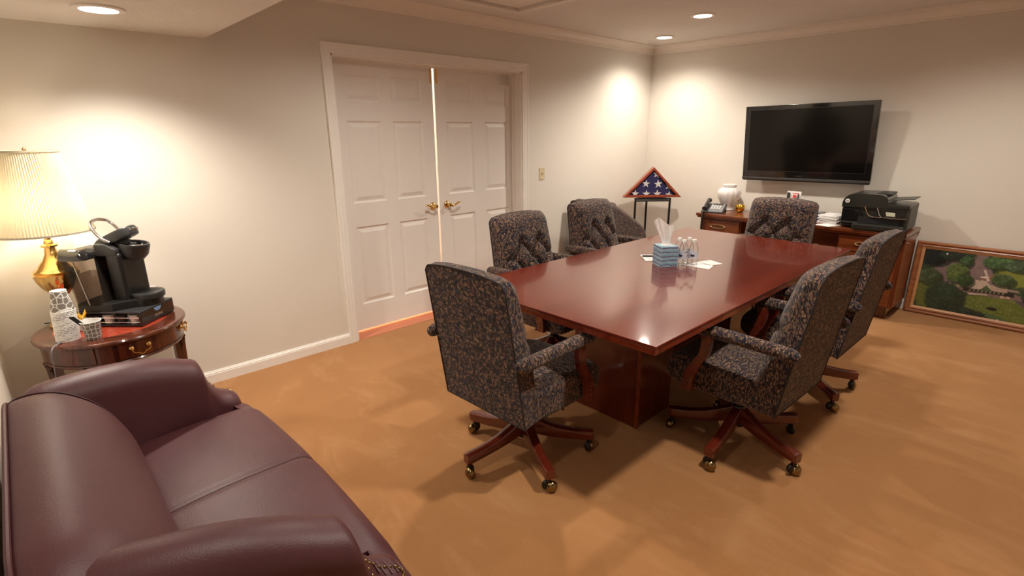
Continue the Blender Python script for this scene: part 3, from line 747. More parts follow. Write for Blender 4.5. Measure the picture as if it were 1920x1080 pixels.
# curved silver trim and control panel
obj('panel_trim', tube(bmesh.new(), smoothpts([(-.065, -pd_-.006, .190), (-.055, -pd_-.006, .165), (-.035, -pd_-.006, .128), (-.010, -pd_-.006, .112), (.075, -pd_-.006, .108), (.225, -pd_-.006, .108)], 5), .005, 8), 'silver', pr)
cpanel = obj('control_panel', prism([(.052, -pd_-.002, .105), (.028, -pd_+.010, .185), (.225, -pd_+.010, .185), (.225, -pd_-.002, .105)], (0, -.012, .0), .003), 'gloss', pr)
obj('panel_edge', tube(bmesh.new(), smoothpts([(.020, -pd_-.006, .186), (.032, -pd_-.012, .160), (.052, -pd_-.020, .122), (.075, -pd_-.020, .112), (.222, -pd_-.020, .112)], 5), .0035, 8), 'silver', cpanel)
obj('lcd_screen', prism([(.092, -pd_-.0085, .126), (.082, -pd_-.003, .156), (.145, -pd_-.003, .156), (.150, -pd_-.0085, .126)], (0, -.006, 0), .001), 'lcd', cpanel)
# document feeder lid: rounded on the left, feed slot on the right
prof = smoothpts([(-pw-.002, .175, 0), (-pw+.002, .225, 0), (-pw+.030, .268, 0), (-pw+.085, .288, 0), (-.02, .289, 0), (.045, .284, 0), (.078, .262, 0), (.085, .225, 0), (.082, .214, 0)], 4)
poly = [(p.x, -pd_+.006, p.y) for p in prof]+[(pw, -pd_+.006, .212), (pw, -pd_+.006, .188), (-pw, -pd_+.006, .172)]
lid = obj('feeder_lid', prism(poly, (0, 2*pd_-.02, 0), .004, 2), 'printer', pr)
obj('feeder_hood', bx((.030, .03, .285), (.105, .24, .018), .008, 3), 'ink', lid)
obj('document_flap', bx((.135, .01, .250), (.225, .25, .007), .003, 2, Matrix.Rotation(R(-7), 4, 'Y')), 'printerside', lid)
obj('lid_plate', bx((.150, .0, .208), (.16, .36, .014), .005, 2), 'printer', pr)
lg = bmesh.new(); t = bmesh.new(); lathe(t, [(0, 0), (.017, 0), (.017, .002), (0, .002)], 24); bmesh.ops.transform(t, matrix=frame_mat((-pw+.036, -pd_+.004, .226), (1, 0, 0), (0, 0, 1)), verts=t.verts); add(lg, t)
lgo = obj('logo_badge', lg, 'white', pr)
text('hp', .022, 'ink', frame_mat((-pw+.036, -pd_+.0012, .227), (1, 0, 0), (.25, 0, .97)), lgo)

# ================================================================== TELEVISION
TVW, TVH = 1.118, .705
tv = thing('television', 'large black flat television tilted forward on the wall', 'television', (1.772, -.140, 1.410)); tv.rotation_euler = (R(6.0), R(-.7), 0)
obj('cabinet', bx((0, .040, .01), (TVW-.10, .045, TVH-.16), .012, 2), 'black', tv)
fb = bmesh.new(); bw = .048
add(fb, span((-TVW/2, -.008, -TVH/2+.03), (TVW/2, .022, TVH/2), .003))
obj('bezel', fb, 'tvbezel', tv)
obj('screen', bx((0, -.0085, .028), (TVW-2*bw, .002, TVH-.135)), 'tvscreen', tv)
for c_, s_ in (((0, -.010, TVH/2-.038), (TVW-2*bw+.006, .003, .004)), ((0, -.010, .028-(TVH-.135)/2), (TVW-2*bw+.006, .003, .004)), ((-TVW/2+bw, -.010, .028), (.004, .003, TVH-.135)), ((TVW/2-bw, -.010, .028), (.004, .003, TVH-.135))):
    obj('screen_edge', bx(c_, s_), 'ink', tv)
obj('speaker_bar', bx((0, -.008, -TVH/2+.024), (TVW, .030, .020), .004), 'tvbar', tv)
obj('lower_lip', bx((0, .004, -TVH/2+.008), (TVW-.006, .030, .016), .005), 'black', tv)
text('TOSHIBA', .017, 'silver', frame_mat((-.03, -.0100, -TVH/2+.052), (1, 0, 0), (0, 0, 1)), tv)
text('REGZA', .012, 'tvbar', frame_mat((-TVW/2+.052, -.0100, -TVH/2+.052), (1, 0, 0), (0, 0, 1)), tv)
obj('wall_mount', bx((0, .092, 0), (.40, .07, .30), .01), 'black', tv)

# ================================================================== FLAG CASE AND STAND
FC = Vector((.335, -.375, 0)); fr, fd = Vector((.700, .714, 0)), Vector((.714, -.700, 0))   # right and front of the case
FZ = .828
def FP(a, d, z): return tuple(FC+fr*a+fd*d+Vector((0, 0, z)))
st = thing('flag_stand', 'slim black metal corner stand under the flag case', 'stand', tuple(FC))
def FL(a, d, z): return tuple(fr*a+fd*d+Vector((0, 0, z)))
lp = [(-.190, .065), (-.030, -.095), (.190, .065)]
for a, d in lp:
    obj('leg', loft(bmesh.new(), [[FL(a+i*.010, d+j*.010, z) for i, j in ((-1, -1), (1, -1), (1, 1), (-1, 1))] for z in (0, FZ-.002)]), 'black', st)
for (a0, d0), (a1, d1) in ((lp[0], lp[1]), (lp[1], lp[2]), (lp[2], lp[0])):
    for z in (FZ-.030, .18): obj('rail', tube(bmesh.new(), [FL(a0, d0, z), FL(a1, d1, z)], .013 if z > .5 else .008, 8), 'black', st)
obj('shelf', prism([FL(a*1.0, d, FZ-.014) for a, d in lp], (0, 0, .012)), 'black', st)
fc = thing('flag_case', 'triangular wooden case holding a folded flag with white stars', 'display case', (FC.x, FC.y, FZ))
W2, HH, DP = .322, .330, .045
outer = [(-W2, 0), (W2, 0), (0, HH)]
def inset(g):
    # inset triangle by g
    a = math.atan2(HH, W2); return [(-W2+g/math.tan(a/2), g), (W2-g/math.tan(a/2), g), (0, HH-g/math.cos(a))]
inn = inset(.024)
for i in range(3):
    j = (i+1) % 3
    poly = [FL(outer[i][0], DP, outer[i][1]), FL(outer[j][0], DP, outer[j][1]), FL(inn[j][0], DP, inn[j][1]), FL(inn[i][0], DP, inn[i][1])]
    obj('frame_side', prism(poly, tuple(-fd*.09), .003), 'flagwood', fc)
ib = inset(.010)
obj('back_board', prism([FL(a, -.040, z) for a, z in ib], tuple(fd*.006)), 'flagwood', fc)
iF = inset(.022)
flg = obj('folded_flag', prism([FL(a, -.030, z) for a, z in iF], tuple(fd*.048), .006, 2), 'navy', fc)
flap = [(-.02, .275), (.25, .035), (.285, .026), (.012, .296)]
obj('fold_flap', prism([FL(a, .018, z) for a, z in flap], tuple(fd*.006), .002), 'navy', flg)
def clip(poly, tri):
    out = poly
    for i in range(3):
        a, b = tri[i], tri[(i+1) % 3]; inp, out = out, []
        for k in range(len(inp)):
            p, q = inp[k], inp[(k+1) % len(inp)]
            sd = lambda v: (b[0]-a[0])*(v[1]-a[1])-(b[1]-a[1])*(v[0]-a[0])
            sp, sq = sd(p), sd(q)
            if sp >= 0: out.append(p)
            if sp*sq < 0: t = sp/(sp-sq); out.append((p[0]+(q[0]-p[0])*t, p[1]+(q[1]-p[1])*t))
        if not out: return []
    return out
for sx_, sz_, rr, ro in ((-.074, .148, .044, 4), (.060, .144, .048, -6), (.040, .250, .042, 8), (.178, .118, .042, 12), (-.188, .040, .044, 2), (-.064, .036, .046, 0), (.058, .036, .046, -4), (.184, .022, .042, 10)):
    pts = [(sx_+(rr if k % 2 == 0 else rr*.40)*math.sin(R(36*k+ro)), sz_+(rr if k % 2 == 0 else rr*.40)*math.cos(R(36*k+ro))) for k in range(10)]
    cp = clip(pts, inset(.027))
    if len(cp) > 2:
        sbm = bmesh.new(); vv = [sbm.verts.new(FL(a, .0255, z)) for a, z in cp]; tri_ = inset(.027); inside = all((tri_[(q+1) % 3][0]-tri_[q][0])*(sz_-tri_[q][1])-(tri_[(q+1) % 3][1]-tri_[q][1])*(sx_-tri_[q][0]) > 0 for q in range(3))
        mc = (sx_, sz_) if inside else (sum(p[0] for p in cp)/len(cp), sum(p[1] for p in cp)/len(cp)); vc = sbm.verts.new(FL(mc[0], .0255, mc[1]))
        for q in range(len(vv)): sbm.faces.new((vc, vv[q], vv[(q+1) % len(vv)]))
        ext = bmesh.ops.extrude_face_region(sbm, geom=sbm.faces[:]); bmesh.ops.translate(sbm, vec=-fd*.010, verts=[v for v in ext['geom'] if isinstance(v, bmesh.types.BMVert)])
        obj('star', sbm, 'star', flg)
obj('glass_front', prism([FL(a, .036, z) for a, z in inset(.023)], tuple(fd*.002)), 'glass', fc)

# ================================================================== LEANING PICTURE
PX0, PX1, PH = 2.744, 3.80, .622
pic = thing('framed_picture', 'wide oak-framed aerial photograph of a building among trees leaning on the wall', 'picture', ((PX0+PX1)/2, -.066, .001)); pic.rotation_euler.x = R(-3.0)
hw, fwid = (PX1-PX0)/2, .058
def ringp(g, y): return [(-hw+g, y, g), (hw-g, y, g), (hw-g, y, PH-g), (-hw+g, y, PH-g)]
def sides(name, m, prof):
    # prof: list of (inset, y); build four mitred sides
    for i in range(4):
        j = (i+1) % 4
        a = [ringp(g, y)[i] for g, y in prof]; b = [ringp(g, y)[j] for g, y in prof]
        obj(name, loft(bmesh.new(), [a, b]), m, pic, 25)
sides('frame_side', 'pframe', [(0, .018), (0, -.002), (.006, -.012), (.016, -.014), (.024, -.006), (.030, -.005), (.038, -.010), (.042, -.006), (.042, .018)])
sides('liner', 'pliner', [(.042, .016), (.042, -.003), (.046, -.005), (.058, .003), (.062, .004), (.062, .016)])
obj('backing', bx((0, .016, PH/2), (2*hw-.05, .004, PH-.05)), 'ink', pic)
def picture_mesh():
    nx, nz = 300, 150; g = .060
    xs_ = np.linspace(-hw+g, hw-g, nx+1); zs_ = np.linspace(g, PH-g, nz+1)
    verts = [(x, .006, z) for z in zs_ for x in xs_]
    faces = [(j*(nx+1)+i, j*(nx+1)+i+1, (j+1)*(nx+1)+i+1, (j+1)*(nx+1)+i) for j in range(nz) for i in range(nx)]
    me = bpy.data.meshes.new('print'); me.from_pydata(verts, [], faces)
    U, V = np.meshgrid((xs_+hw-g)/(2*hw-2*g), (zs_-g)/(PH-2*g)); V = 1-V           # V down
    U = U*((2*hw-2*g)/(PH-2*g))                                                     # same unit both ways
    rng = np.random.default_rng(3)
    def vnoise(sc, seed):
        r = np.random.default_rng(seed); gdim = int(sc*2.6)+3; G = r.random((gdim, gdim)); a, b = U*sc, V*sc; i, j = a.astype(int), b.astype(int); fx, fy = a-i, b-j
        fx, fy = fx*fx*(3-2*fx), fy*fy*(3-2*fy); i %= gdim-1; j %= gdim-1
        return (G[j, i]*(1-fx)+G[j, i+1]*fx)*(1-fy)+(G[j+1, i]*(1-fx)+G[j+1, i+1]*fx)*fy
    fine = .5*vnoise(60, 1)+.3*vnoise(28, 2)+.2*vnoise(95, 4); big = vnoise(7, 5)
    col = np.zeros(U.shape+(3,)); 
    def setc(mask, c, k=1.0):
        m = np.clip(mask, 0, 1)[..., None]*k; col[:] = col*(1-m)+np.array(c)*m
    def ell(cx, cy, rx, ry, soft=.12, wob=.25): 
        d = ((U-cx)/rx)**2+((V-cy)/ry)**2; return np.clip((1-d+(fine-.5)*wob*2)/soft, 0, 1)
    def polyq(pts, soft=1e-3):
        m = np.ones(U.shape, bool); n = len(pts)
        for k in range(n):
            a, b = pts[k], pts[(k+1) % n]; m &= ((b[0]-a[0])*(V-a[1])-(b[1]-a[1])*(U-a[0])) >= 0
        return m.astype(float)
    setc(np.ones(U.shape), (.035, .055, .03)); setc(big*1.2-.2, (.02, .035, .025))
    def tree(cx, cy, rx, ry, c, d=.55):
        setc(ell(cx+.02, cy+.03, rx*1.05, ry), (.012, .02, .014), .8); m = ell(cx, cy, rx, ry, .2, .5); setc(m, c)
        setc(m*np.clip((fine-.45)*4, 0, 1), tuple(k*1.9 for k in c), .7); setc(m*np.clip(((V-cy)/ry+(U-cx)/rx)*.8, 0, 1), tuple(k*.3 for k in c), .75)
    # drives and parking lot
    setc(ell(.42, .42, .27, .36, .2, .4), (.16, .115, .12)); setc(ell(.62, .25, .24, .20, .2, .4), (.19, .135, .135)); setc(polyq([(.66, .0), (.80, .0), (1.02, .55), (.84, .55)]), (.18, .13, .13))
    setc(ell(1.18, .30, .26, .16, .3, .4), (.17, .19, .035)); setc(ell(1.00, .12, .22, .10, .3, .5), (.11, .17, .04)); setc(ell(.92, .36, .16, .05, .3, .4), (.23, .125, .09))
    # lawn in front
    setc(ell(1.05, .86, .55, .24, .15, .12), (.105, .135, .03)); setc(ell(1.05, .86, .55, .24, .3, .8)*np.clip((fine-.4)*3, 0, 1), (.15, .17, .045), .6)
    setc(ell(.95, 1.02, .30, .10, .2, .2), (.06, .115, .05)); setc(ell(.14, .75, .16, .3, .4, .5), (.12, .14, .03), .8)
    # dark right-hand road and lawn beyond
    setc(polyq([(1.12, .58), (1.24, .56), (2.0, 1.02), (1.78, 1.02)]), (.085, .065, .075)); setc(polyq([(1.30, .58), (2.2, .55), (2.2, 1.1), (2.0, 1.0)]), (.055, .12, .03), .9)
    setc(ell(1.00, .60, .55, .055, .3, .3), (.17, .12, .10)); setc(ell(1.00, .835, .075, .030, .4, .1), (.012, .014, .014))
    # building
    setc(polyq([(.60, .52), (1.20, .50), (1.22, .60), (.60, .61)]), (.02, .02, .02)); 
    setc(polyq([(.64, .42), (.86, .40), (.97, .54), (.72, .56), (.58, .54)]), (.42, .34, .27)); setc(polyq([(.90, .46), (1.12, .46), (1.13, .55), (.96, .55)]), (.36, .28, .22))
    setc(polyq([(.46, .52), (.58, .52), (.60, .555), (.46, .555)]), (.36, .27, .15)); setc(polyq([(1.12, .485), (1.24, .485), (1.27, .52), (1.12, .52)]), (.22, .17, .14))
    setc(polyq([(.87, .47), (.96, .56), (.80, .565)]), (.07, .10, .05)); setc(polyq([(.66, .57), (1.10, .55), (1.10, .59), (.66, .60)])*(((U*40).astype(int) % 2)), (.16, .13, .10)); setc(polyq([(.66, .64), (.90, .61), (.92, .63), (.70, .665)]), (.42, .33, .27))
    setc(polyq([(.79, .23), (.82, .23), (.90, .40), (.86, .40)]), (.50, .42, .36)); setc(polyq([(.77, .345), (.85, .335), (.86, .36), (.78, .365)]), (.62, .56, .52))
    setc(polyq([(1.06, .605), (1.17, .60), (1.18, .63), (1.07, .64)])*(fine > .5), (.5, .35, .25))
    # trees
    for a in [(.15, .10, .22, .17, (.012, .018, .018)), (.42, .07, .22, .08, (.02, .03, .022)), (.56, .14, .09, .10, (.035, .07, .03)), (.92, .10, .17, .10, (.05, .10, .04)), (1.18, .12, .15, .09, (.045, .075, .04)),
              (.48, .34, .15, .17, (.065, .095, .03)), (.60, .44, .11, .11, (.03, .055, .022)), (1.05, .36, .15, .10, (.045, .075, .032)), (1.46, .22, .18, .18, (.03, .085, .035)), (1.62, .40, .15, .2, (.02, .045, .025)), (1.45, .56, .16, .15, (.018, .028, .02)),
              (1.80, .30, .2, .25, (.03, .07, .03)), (2.05, .2, .2, .2, (.04, .08, .035)), (2.0, .55, .15, .14, (.03, .07, .03)), (1.56, .72, .07, .06, (.05, .13, .03)), (.15, .46, .17, .14, (.045, .065, .032)), (.38, .78, .27, .28, (.022, .038, .022)), (.66, .98, .30, .10, (.015, .026, .018))]: tree(*a)
    setc(np.clip(1-abs(V-1.035+(U-1.0)*-.03)/.012, 0, 1)*(U > 1.1), (.30, .27, .26))
    for cx, cy in ((.30, .05), (1.10, 1.0), (1.52, .84), (1.70, 1.0), (1.46, .46)): setc(ell(cx, cy, .012, .016, .5, .1), (.75, .7, .6))
    col *= 1.35*(.75+.5*fine)[..., None]
    ca = me.color_attributes.new('Col', 'FLOAT_COLOR', 'POINT'); buf = np.ones((col.shape[0]*col.shape[1], 4), np.float32); buf[:, :3] = np.clip(col, 0, 1).reshape(-1, 3); ca.data.foreach_set('color', buf.ravel())
    return me
obj('print', picture_mesh(), 'picture', pic)

# ================================================================== THINGS ON THE CONFERENCE TABLE
tb = thing('tissue_box', 'cube tissue box with blue wave print and a tissue pulled up', 'tissue box', (1.950, -2.769, TZ), R(58))
tk = .110
bmx = bx((0, 0, .0625), (tk, tk, .125), .002, 1); obj('carton', bmx, 'tbox', tb)
obj('opening', lathe(bmesh.new(), [(0, .1252), (.030, .1252), (.030, .1262), (0, .1262)], 24), 'white', tb)
tsb = bmesh.new(); rings = []
for k in range(11):
    t = k/10; z = .120+.135*t; ring = []
    for i in range(24):
        a = 2*PI*i/24; wv = .004+.0115*t*math.sin(3*a+.6)+.008*t*math.sin(5*a+2*t)
        ring.append(((.016+.030*t)*math.cos(a)+wv*math.cos(a)-.020*t*t, (.009+.012*t)*math.sin(a)+wv*math.sin(a)+.010*t, z+(.030*t*math.cos(a+2.6)+.012*math.sin(2*a+1))*t))
    rings.append(ring)
loft(tsb, rings, cap=False); obj('tissue', tsb, 'tissue', tb, 60)
# bottles
for i, (x, y) in enumerate(((2.025, -2.690), (2.063, -2.640), (1.975, -2.655), (2.013, -2.605))):
    b = thing('water_bottle', 'small clear plastic water bottle beside the tissue box', 'bottle', (x, y, TZ), R(40*i+20), 'small water bottles on the conference table') if i == 0 else None
    if i == 0:
        b0 = b; rb = lambda a, z: .03*math.cos(10*a)*(1 if z < .03 else 0)
        obj('bottle_body', lathe(bmesh.new(), [(0, .004), (.014, .002), (.022, 0), (.0265, .006), (.0268, .030), (.0255, .034), (.0268, .038), (.0268, .082), (.0255, .086), (.0268, .090), (.0255, .104), (.020, .122), (.013, .136), (.0115, .140), (.0115, .148), (0, .149)], 40, rib=rb), 'bottle', b)
        obj('label_wrap', lathe(bmesh.new(), [(.0272, .042), (.0272, .080), (.0270, .080), (.0270, .042)], 40), 'label', b)
        obj('cap', lathe(bmesh.new(), [(.0125, .141), (.0135, .142), (.0135, .154), (.0125, .156), (0, .156)], 24), 'white', b)
        for q in range(3): obj('label_print', loft(bmesh.new(), [[(.0275*math.cos(R(a+120*q)), .0275*math.sin(R(a+120*q)), z) for z in (.055, .068)] for a in range(-25, 26, 10)], closed=False), 'navybox', b)
    else:
        b = dup(b0); b.location = (x, y, TZ); b.rotation_euler.z = R(47*i)
# papers
for nm, lab, pts in (('note_sheet', 'white paper sheet lying in front of the water bottles', [(2.045, -2.690), (2.190, -2.682), (2.170, -2.585), (2.050, -2.560)]),
                     ('note_card', 'white paper corner showing from under the other sheet beyond the bottles', [(2.150, -2.590), (2.188, -2.500), (2.085, -2.455), (2.050, -2.560)]),
                     ('notepad', 'white notepad sheet under the pen behind the tissue box', [(1.690, -2.640), (1.765, -2.565), (1.890, -2.690), (1.815, -2.765)])):
    o = tag(obj(nm, prism([(x, y, TZ+.0004) for x, y in pts], (0, 0, .0022 if nm == 'notepad' else .001)), 'white'), lab, 'paper')
pn = thing('pen', 'black and silver pen lying on the notepad', 'pen', (1.775, -2.645, TZ+.0078), R(44))
obj('barrel', tube(bmesh.new(), [(-.055, 0, 0), (-.05, 0, 0), (.02, 0, 0), (.045, 0, 0), (.06, 0, 0)], [.004, .005, .005, .0045, .0015], 10), 'ink', pn)
obj('clip', bx((-.040, 0, .006), (.04, .003, .0015)), 'silver', pn); obj('grip_ring', tube(bmesh.new(), [(.018, 0, 0), (.026, 0, 0)], .0054, 12), 'silver', pn)

# ================================================================== SIDE TABLE
SX, SY, SZ, SR = .338, -5.330, .620, .318
sd = thing('drum_table', 'round dark mahogany drum side table with brass bail pulls', 'side table', (SX, SY, 0))
obj('top_ring', lathe(bmesh.new(), [(.235, SZ-.022), (SR-.012, SZ-.026), (SR-.002, SZ-.020), (SR, SZ-.012), (SR-.004, SZ-.004), (SR-.014, SZ), (.236, SZ), (.235, SZ-.002)], 96), 'dkwood', sd, 30)
obj('leather_inset', lathe(bmesh.new(), [(0, SZ-.020), (.2355, SZ-.020), (.2355, SZ-.001), (0, SZ-.001)], 72), 'leathertop', sd)
def arcs(r0, r1, z0, z1, a0, a1, n=20):
    rings = []
    for k in range(n+1):
        a = R(a0+(a1-a0)*k/n); c_, s_ = math.cos(a), math.sin(a)
        rings.append([(r0*c_, r0*s_, z0), (r1*c_, r1*s_, z0), (r1*c_, r1*s_, z1), (r0*c_, r0*s_, z1)])
    return loft(bmesh.new(), rings)
legs_a = [-14, 94, 170, 256]
obj('apron', lathe(bmesh.new(), [(.255, .500), (.284, .500), (.284, SZ-.024), (.255, SZ-.024)], 72), 'dkwood', sd)
obj('apron_bead', lathe(bmesh.new(), [(.280, .494), (.290, .494), (.293, .500), (.290, .506), (.280, .506)], 72), 'dkwood', sd)
for (a0, a1, hs_) in ((-5, 85, (12, 70)), (-96, -23, ())):
    dr = obj('drawer' if hs_ else 'side_panel', arcs(.280, .292, .512, SZ-.032, a0, a1), 'dkwood', sd)
    for ha in hs_:
        pb = bmesh.new(); a = R(ha); rv = Vector((math.cos(a), math.sin(a), 0)); tv_ = Vector((-math.sin(a), math.cos(a), 0))
        for s in (-1, 1):
            c_ = rv*.294+tv_*(.036*s)+Vector((0, 0, .562)); sphere(pb, c_, .012, n=12); tube(pb, [c_, c_+rv*.014], .005, 8); sphere(pb, c_+rv*.016, .0065, n=10)
        bp_ = [rv*.312+tv_*x_+Vector((0, 0, z_)) for x_, z_ in ((-.036, .560), (-.038, .550), (-.028, .540), (-.016, .538), (-.008, .530), (0, .527), (.008, .530), (.016, .538), (.028, .540), (.038, .550), (.036, .560))]
        tube(pb, smoothpts(bp_, 3), .0036, 8); obj('bail_pull', pb, 'brass', dr)
for la in legs_a:
    a = R(la); rv = Vector((math.cos(a), math.sin(a), 0)); tv_ = Vector((-math.sin(a), math.cos(a), 0)); rings = []
    for z, rr, wd in ((0, .262, .021), (.30, .266, .023), (.48, .270, .026), (SZ-.026, .270, .027)):
        c_ = rv*rr; rings.append([tuple(c_+rv*(i*wd)+tv_*(j*wd)+Vector((0, 0, z))) for i, j in ((-1, -1), (1, -1), (1, 1), (-1, 1))])
    lo_ = obj('leg', loft(bmesh.new(), rings), 'dkwood', sd)
    for s in (-1, 1):   # pierced fret brackets
        fb = bmesh.new()
        for (x0, x1, z0, z1) in ((.026, .034, .40, .498), (.026, .100, .488, .498), (.034, .060, .455, .462), (.060, .067, .455, .490), (.034, .050, .425, .432), (.078, .086, .470, .490), (.067, .086, .468, .474)):
            p = [rv*(.272)+tv_*(s*x)+Vector((0, 0, z)) for x, z in ((x0, z0), (x1, z0), (x1, z1), (x0, z1))]
            add(fb, prism([tuple(q) for q in p], tuple(rv*.010)))
        obj('fret_bracket', fb, 'dkwood', lo_)

# ================================================================== TABLE LAMP
lm = thing('table_lamp', 'brass urn table lamp with a lit pleated cream shade', 'lamp', (.198, -5.490, SZ))
fl = lambda a, z: -.045*abs(math.cos(9*a)) if .165 < z < .262 else 0
obj('lamp_foot', lathe(bmesh.new(), [(0, 0), (.078, 0), (.080, .008), (.074, .018), (.060, .022), (.062, .034), (.050, .046), (.030, .056), (.018, .072), (.015, .100), (.022, .125), (.018, .132), (.024, .146), (0, .147)], 40), 'brass', lm)
ub = obj('lamp_urn', lathe(bmesh.new(), [(0, .146), (.022, .147), (.040, .165), (.066, .195), (.084, .230), (.091, .258), (.093, .268), (.086, .272), (.090, .280), (.084, .288), (.072, .293), (.060, .312), (.040, .335), (.027, .365), (.022, .395), (.034, .400), (.036, .408), (.020, .413), (.017, .430), (.013, .434), (.013, .480), (0, .482)], 72, rib=fl), 'brass', lm)
obj('socket', lathe(bmesh.new(), [(0, .480), (.018, .480), (.020, .520), (.014, .530), (0, .531)], 20), 'brass', lm)
obj('bulb', lathe(bmesh.new(), [(0, .530), (.014, .531), (.020, .56), (.030, .60), (.030, .62), (.020, .645), (0, .652)], 20), 'bulb', lm)
Z0, Z1, R0, R1 = .470, .848, .190, .122; NP = 96; sh = bmesh.new()
rg = []
for z, rr in ((Z0, R0), (Z0+.012, R0-.0015), ((Z0+Z1)/2, (R0+R1)/2), (Z1-.012, R1+.001), (Z1, R1)):
    rg.append([((rr+(.0032 if i % 2 else -.0032)*(rr/R0))*math.cos(2*PI*i/(2*NP)), (rr+(.0032 if i % 2 else -.0032)*(rr/R0))*math.sin(2*PI*i/(2*NP)), z) for i in range(2*NP)])
loft(sh, rg, cap=False); shd = obj('lamp_shade', sh, 'shade', lm, 20)
for z, rr in ((Z0, R0), (Z1, R1)): obj('shade_band', lathe(bmesh.new(), [(rr-.001, z-.003), (rr+.004, z-.003), (rr+.004, z+.006), (rr-.001, z+.006)], 64), 'shade', shd)
for k in range(3):
    a = R(120*k+15); obj('spider_wire', tube(bmesh.new(), [(0, 0, Z1-.02), (R1*.97*math.cos(a), R1*.97*math.sin(a), Z1-.004)], .0022, 6), 'brass', shd)
obj('harp', tube(bmesh.new(), smoothpts([(0, .014, .50), (0, .055, .56), (0, .055, .70), (0, .02, .80), (0, 0, Z1-.02), (0, -.02, .80), (0, -.055, .70), (0, -.055, .56), (0, -.014, .50)], 4), .0022, 6), 'brass', lm)
obj('finial', lathe(bmesh.new(), [(0, Z1-.022), (.006, Z1-.02), (.010, Z1), (.008, Z1+.012), (0, Z1+.02)], 14), 'brass', lm)
obj('power_cord', tube(bmesh.new(), smoothpts([(-.050, -.050, .005), (-.066, -.075, .005), (-.072, -.085, .004), (-.078, -.092, .004)], 6), .0032, 6), 'black', lm)
# cord hanging over the table edge
cdx = tag(obj('power_cord', tube(bmesh.new(), smoothpts([(.34, -5.44, SZ+.004), (.44, -5.50, SZ+.004), (.545, -5.565, SZ+.005), (.585, -5.585, SZ-.012), (.575, -5.590, SZ-.09), (.550, -5.600, SZ-.17), (.51, -5.64, SZ-.21), (.46, -5.70, SZ-.235), (.40, -5.762, SZ-.25)], 6), .0032, 6), 'grey'), 'thin grey power cord hanging over the side table edge to the wall', 'cord')

# ================================================================== POD DRAWER AND COFFEE MAKER
KZ = SZ+.0005
kf, ks = Vector((.707, .707, 0)), Vector((.707, -.707, 0))       # front and tank side
K0 = Vector((.322, -5.256, KZ))
pdw = thing('pod_drawer', 'black coffee pod drawer under the brewer', 'drawer', tuple(K0))
def KB(a, b, z): return tuple(kf*a+ks*b+Vector((0, 0, z)))     # a to the front, b to the tank side
def kbox(c, s, bev=0, seg=2):
    t = bx((0, 0, 0), (s[0], s[1], s[2]), bev, seg)
    bmesh.ops.transform(t, matrix=frame_mat(KB(*c), kf, Vector((-.707, .707, 0))), verts=t.verts); return t
obj('top_plate', kbox((0, 0, .072), (.320, .250, .008), .003), 'satin', pdw)
obj('base_plate', kbox((0, 0, .005), (.316, .244, .008), .003), 'satin', pdw)
obj('drawer_front', kbox((.154, 0, .038), (.014, .248, .062), .004), 'gloss', pdw)
obj('rear_wall', kbox((-.154, 0, .038), (.008, .240, .062)), 'satin', pdw)
for q in range(4):
    t = bmesh.new(); lathe(t, [(0, 0), (.018, 0), (.0235, .040), (.026, .041), (.026, .044), (0, .044)], 20)
    bmesh.ops.translate(t, vec=KB(.105-.066*q, .092, .010), verts=t.verts); obj('coffee_pod', t, 'white' if q % 2 == 0 else 'satin', pdw)
for s in (-1, 1):
    for z in (.022, .045): obj('side_rail', tube(bmesh.new(), [KB(-.15, s*.122, z), KB(.150, s*.122, z)], .0022, 6), 'silver', pdw)
thumb = bmesh.new(); vv = [(.0265*math.cos(R(a)), .0265*math.sin(R(a))*.75) for a in range(180, 361, 15)]
obj('thumb_notch', prism([KB(.1612, -x, .066+z) for x, z in vv], tuple(kf*.001)), 'bluefoil', pdw)
text('KEURIG', .017, 'silver', frame_mat(KB(.1616, 0.0, .026), Vector((-.707, .707, 0)), (0, 0, 1)), pdw, bold=.0004)

km = thing('coffee_maker', 'black single-serve coffee brewer with its lid and handle raised', 'coffee maker', tuple(K0+Vector((0, 0, .0765))))
km.scale = (1.03, 1.03, 1.12)
bodyp = smoothpts([(-.150, .0, 0), (-.150, .20, 0), (-.140, .262, 0), (-.105, .298, 0), (-.050, .296, 0), (.000, .270, 0), (.020, .250, 0)], 4)
poly = [KB(p.x, -.040, p.y) for p in bodyp]+[KB(.020, -.040, .240), KB(.020, -.040, 0)]
obj('body', prism(poly, tuple(ks*-.085), .010, 3), 'black', km)
obj('column_front', kbox((.020, -.035, .125), (.075, .170, .250), .018, 3), 'black', km)
obj('shoulder', prism([KB(-.06, .050, .236), KB(.045, .050, .236), KB(.045, .050, .268), KB(-.01, .050, .292), KB(-.06, .050, .292)], tuple(ks*-.17), .008, 2), 'satin', km)
bsm = bmesh.new(); rings = []
for z, g in ((0, 0), (.030, 0), (.036, -.004)):
    rings.append([KB(-.148, .112+g, z), KB(-.148, -.112-g, z), KB(.085, -.112-g, z)]+[KB(.085+(.070+g)*math.sin(R(a)), -.035-(.077+g)*math.cos(R(a)), z) for a in range(15, 180, 15)]+[KB(.085, .045+g, z), KB(.02, .112+g, z)])
loft(bsm, rings); obj('base', bsm, 'black', km)
dt = lathe(bmesh.new(), [(0, .030), (.072, .030), (.074, .050), (.070, .056), (0, .056)], 36); bmesh.ops.translate(dt, vec=KB(.098, -.035, 0), verts=dt.verts); dto = obj('drip_tray', dt, 'satin', km)
for q in range(5): obj('drip_slot', kbox((.098, -.035-.036+.018*q, .0565), (.085, .005, .001)), 'ink', dto)
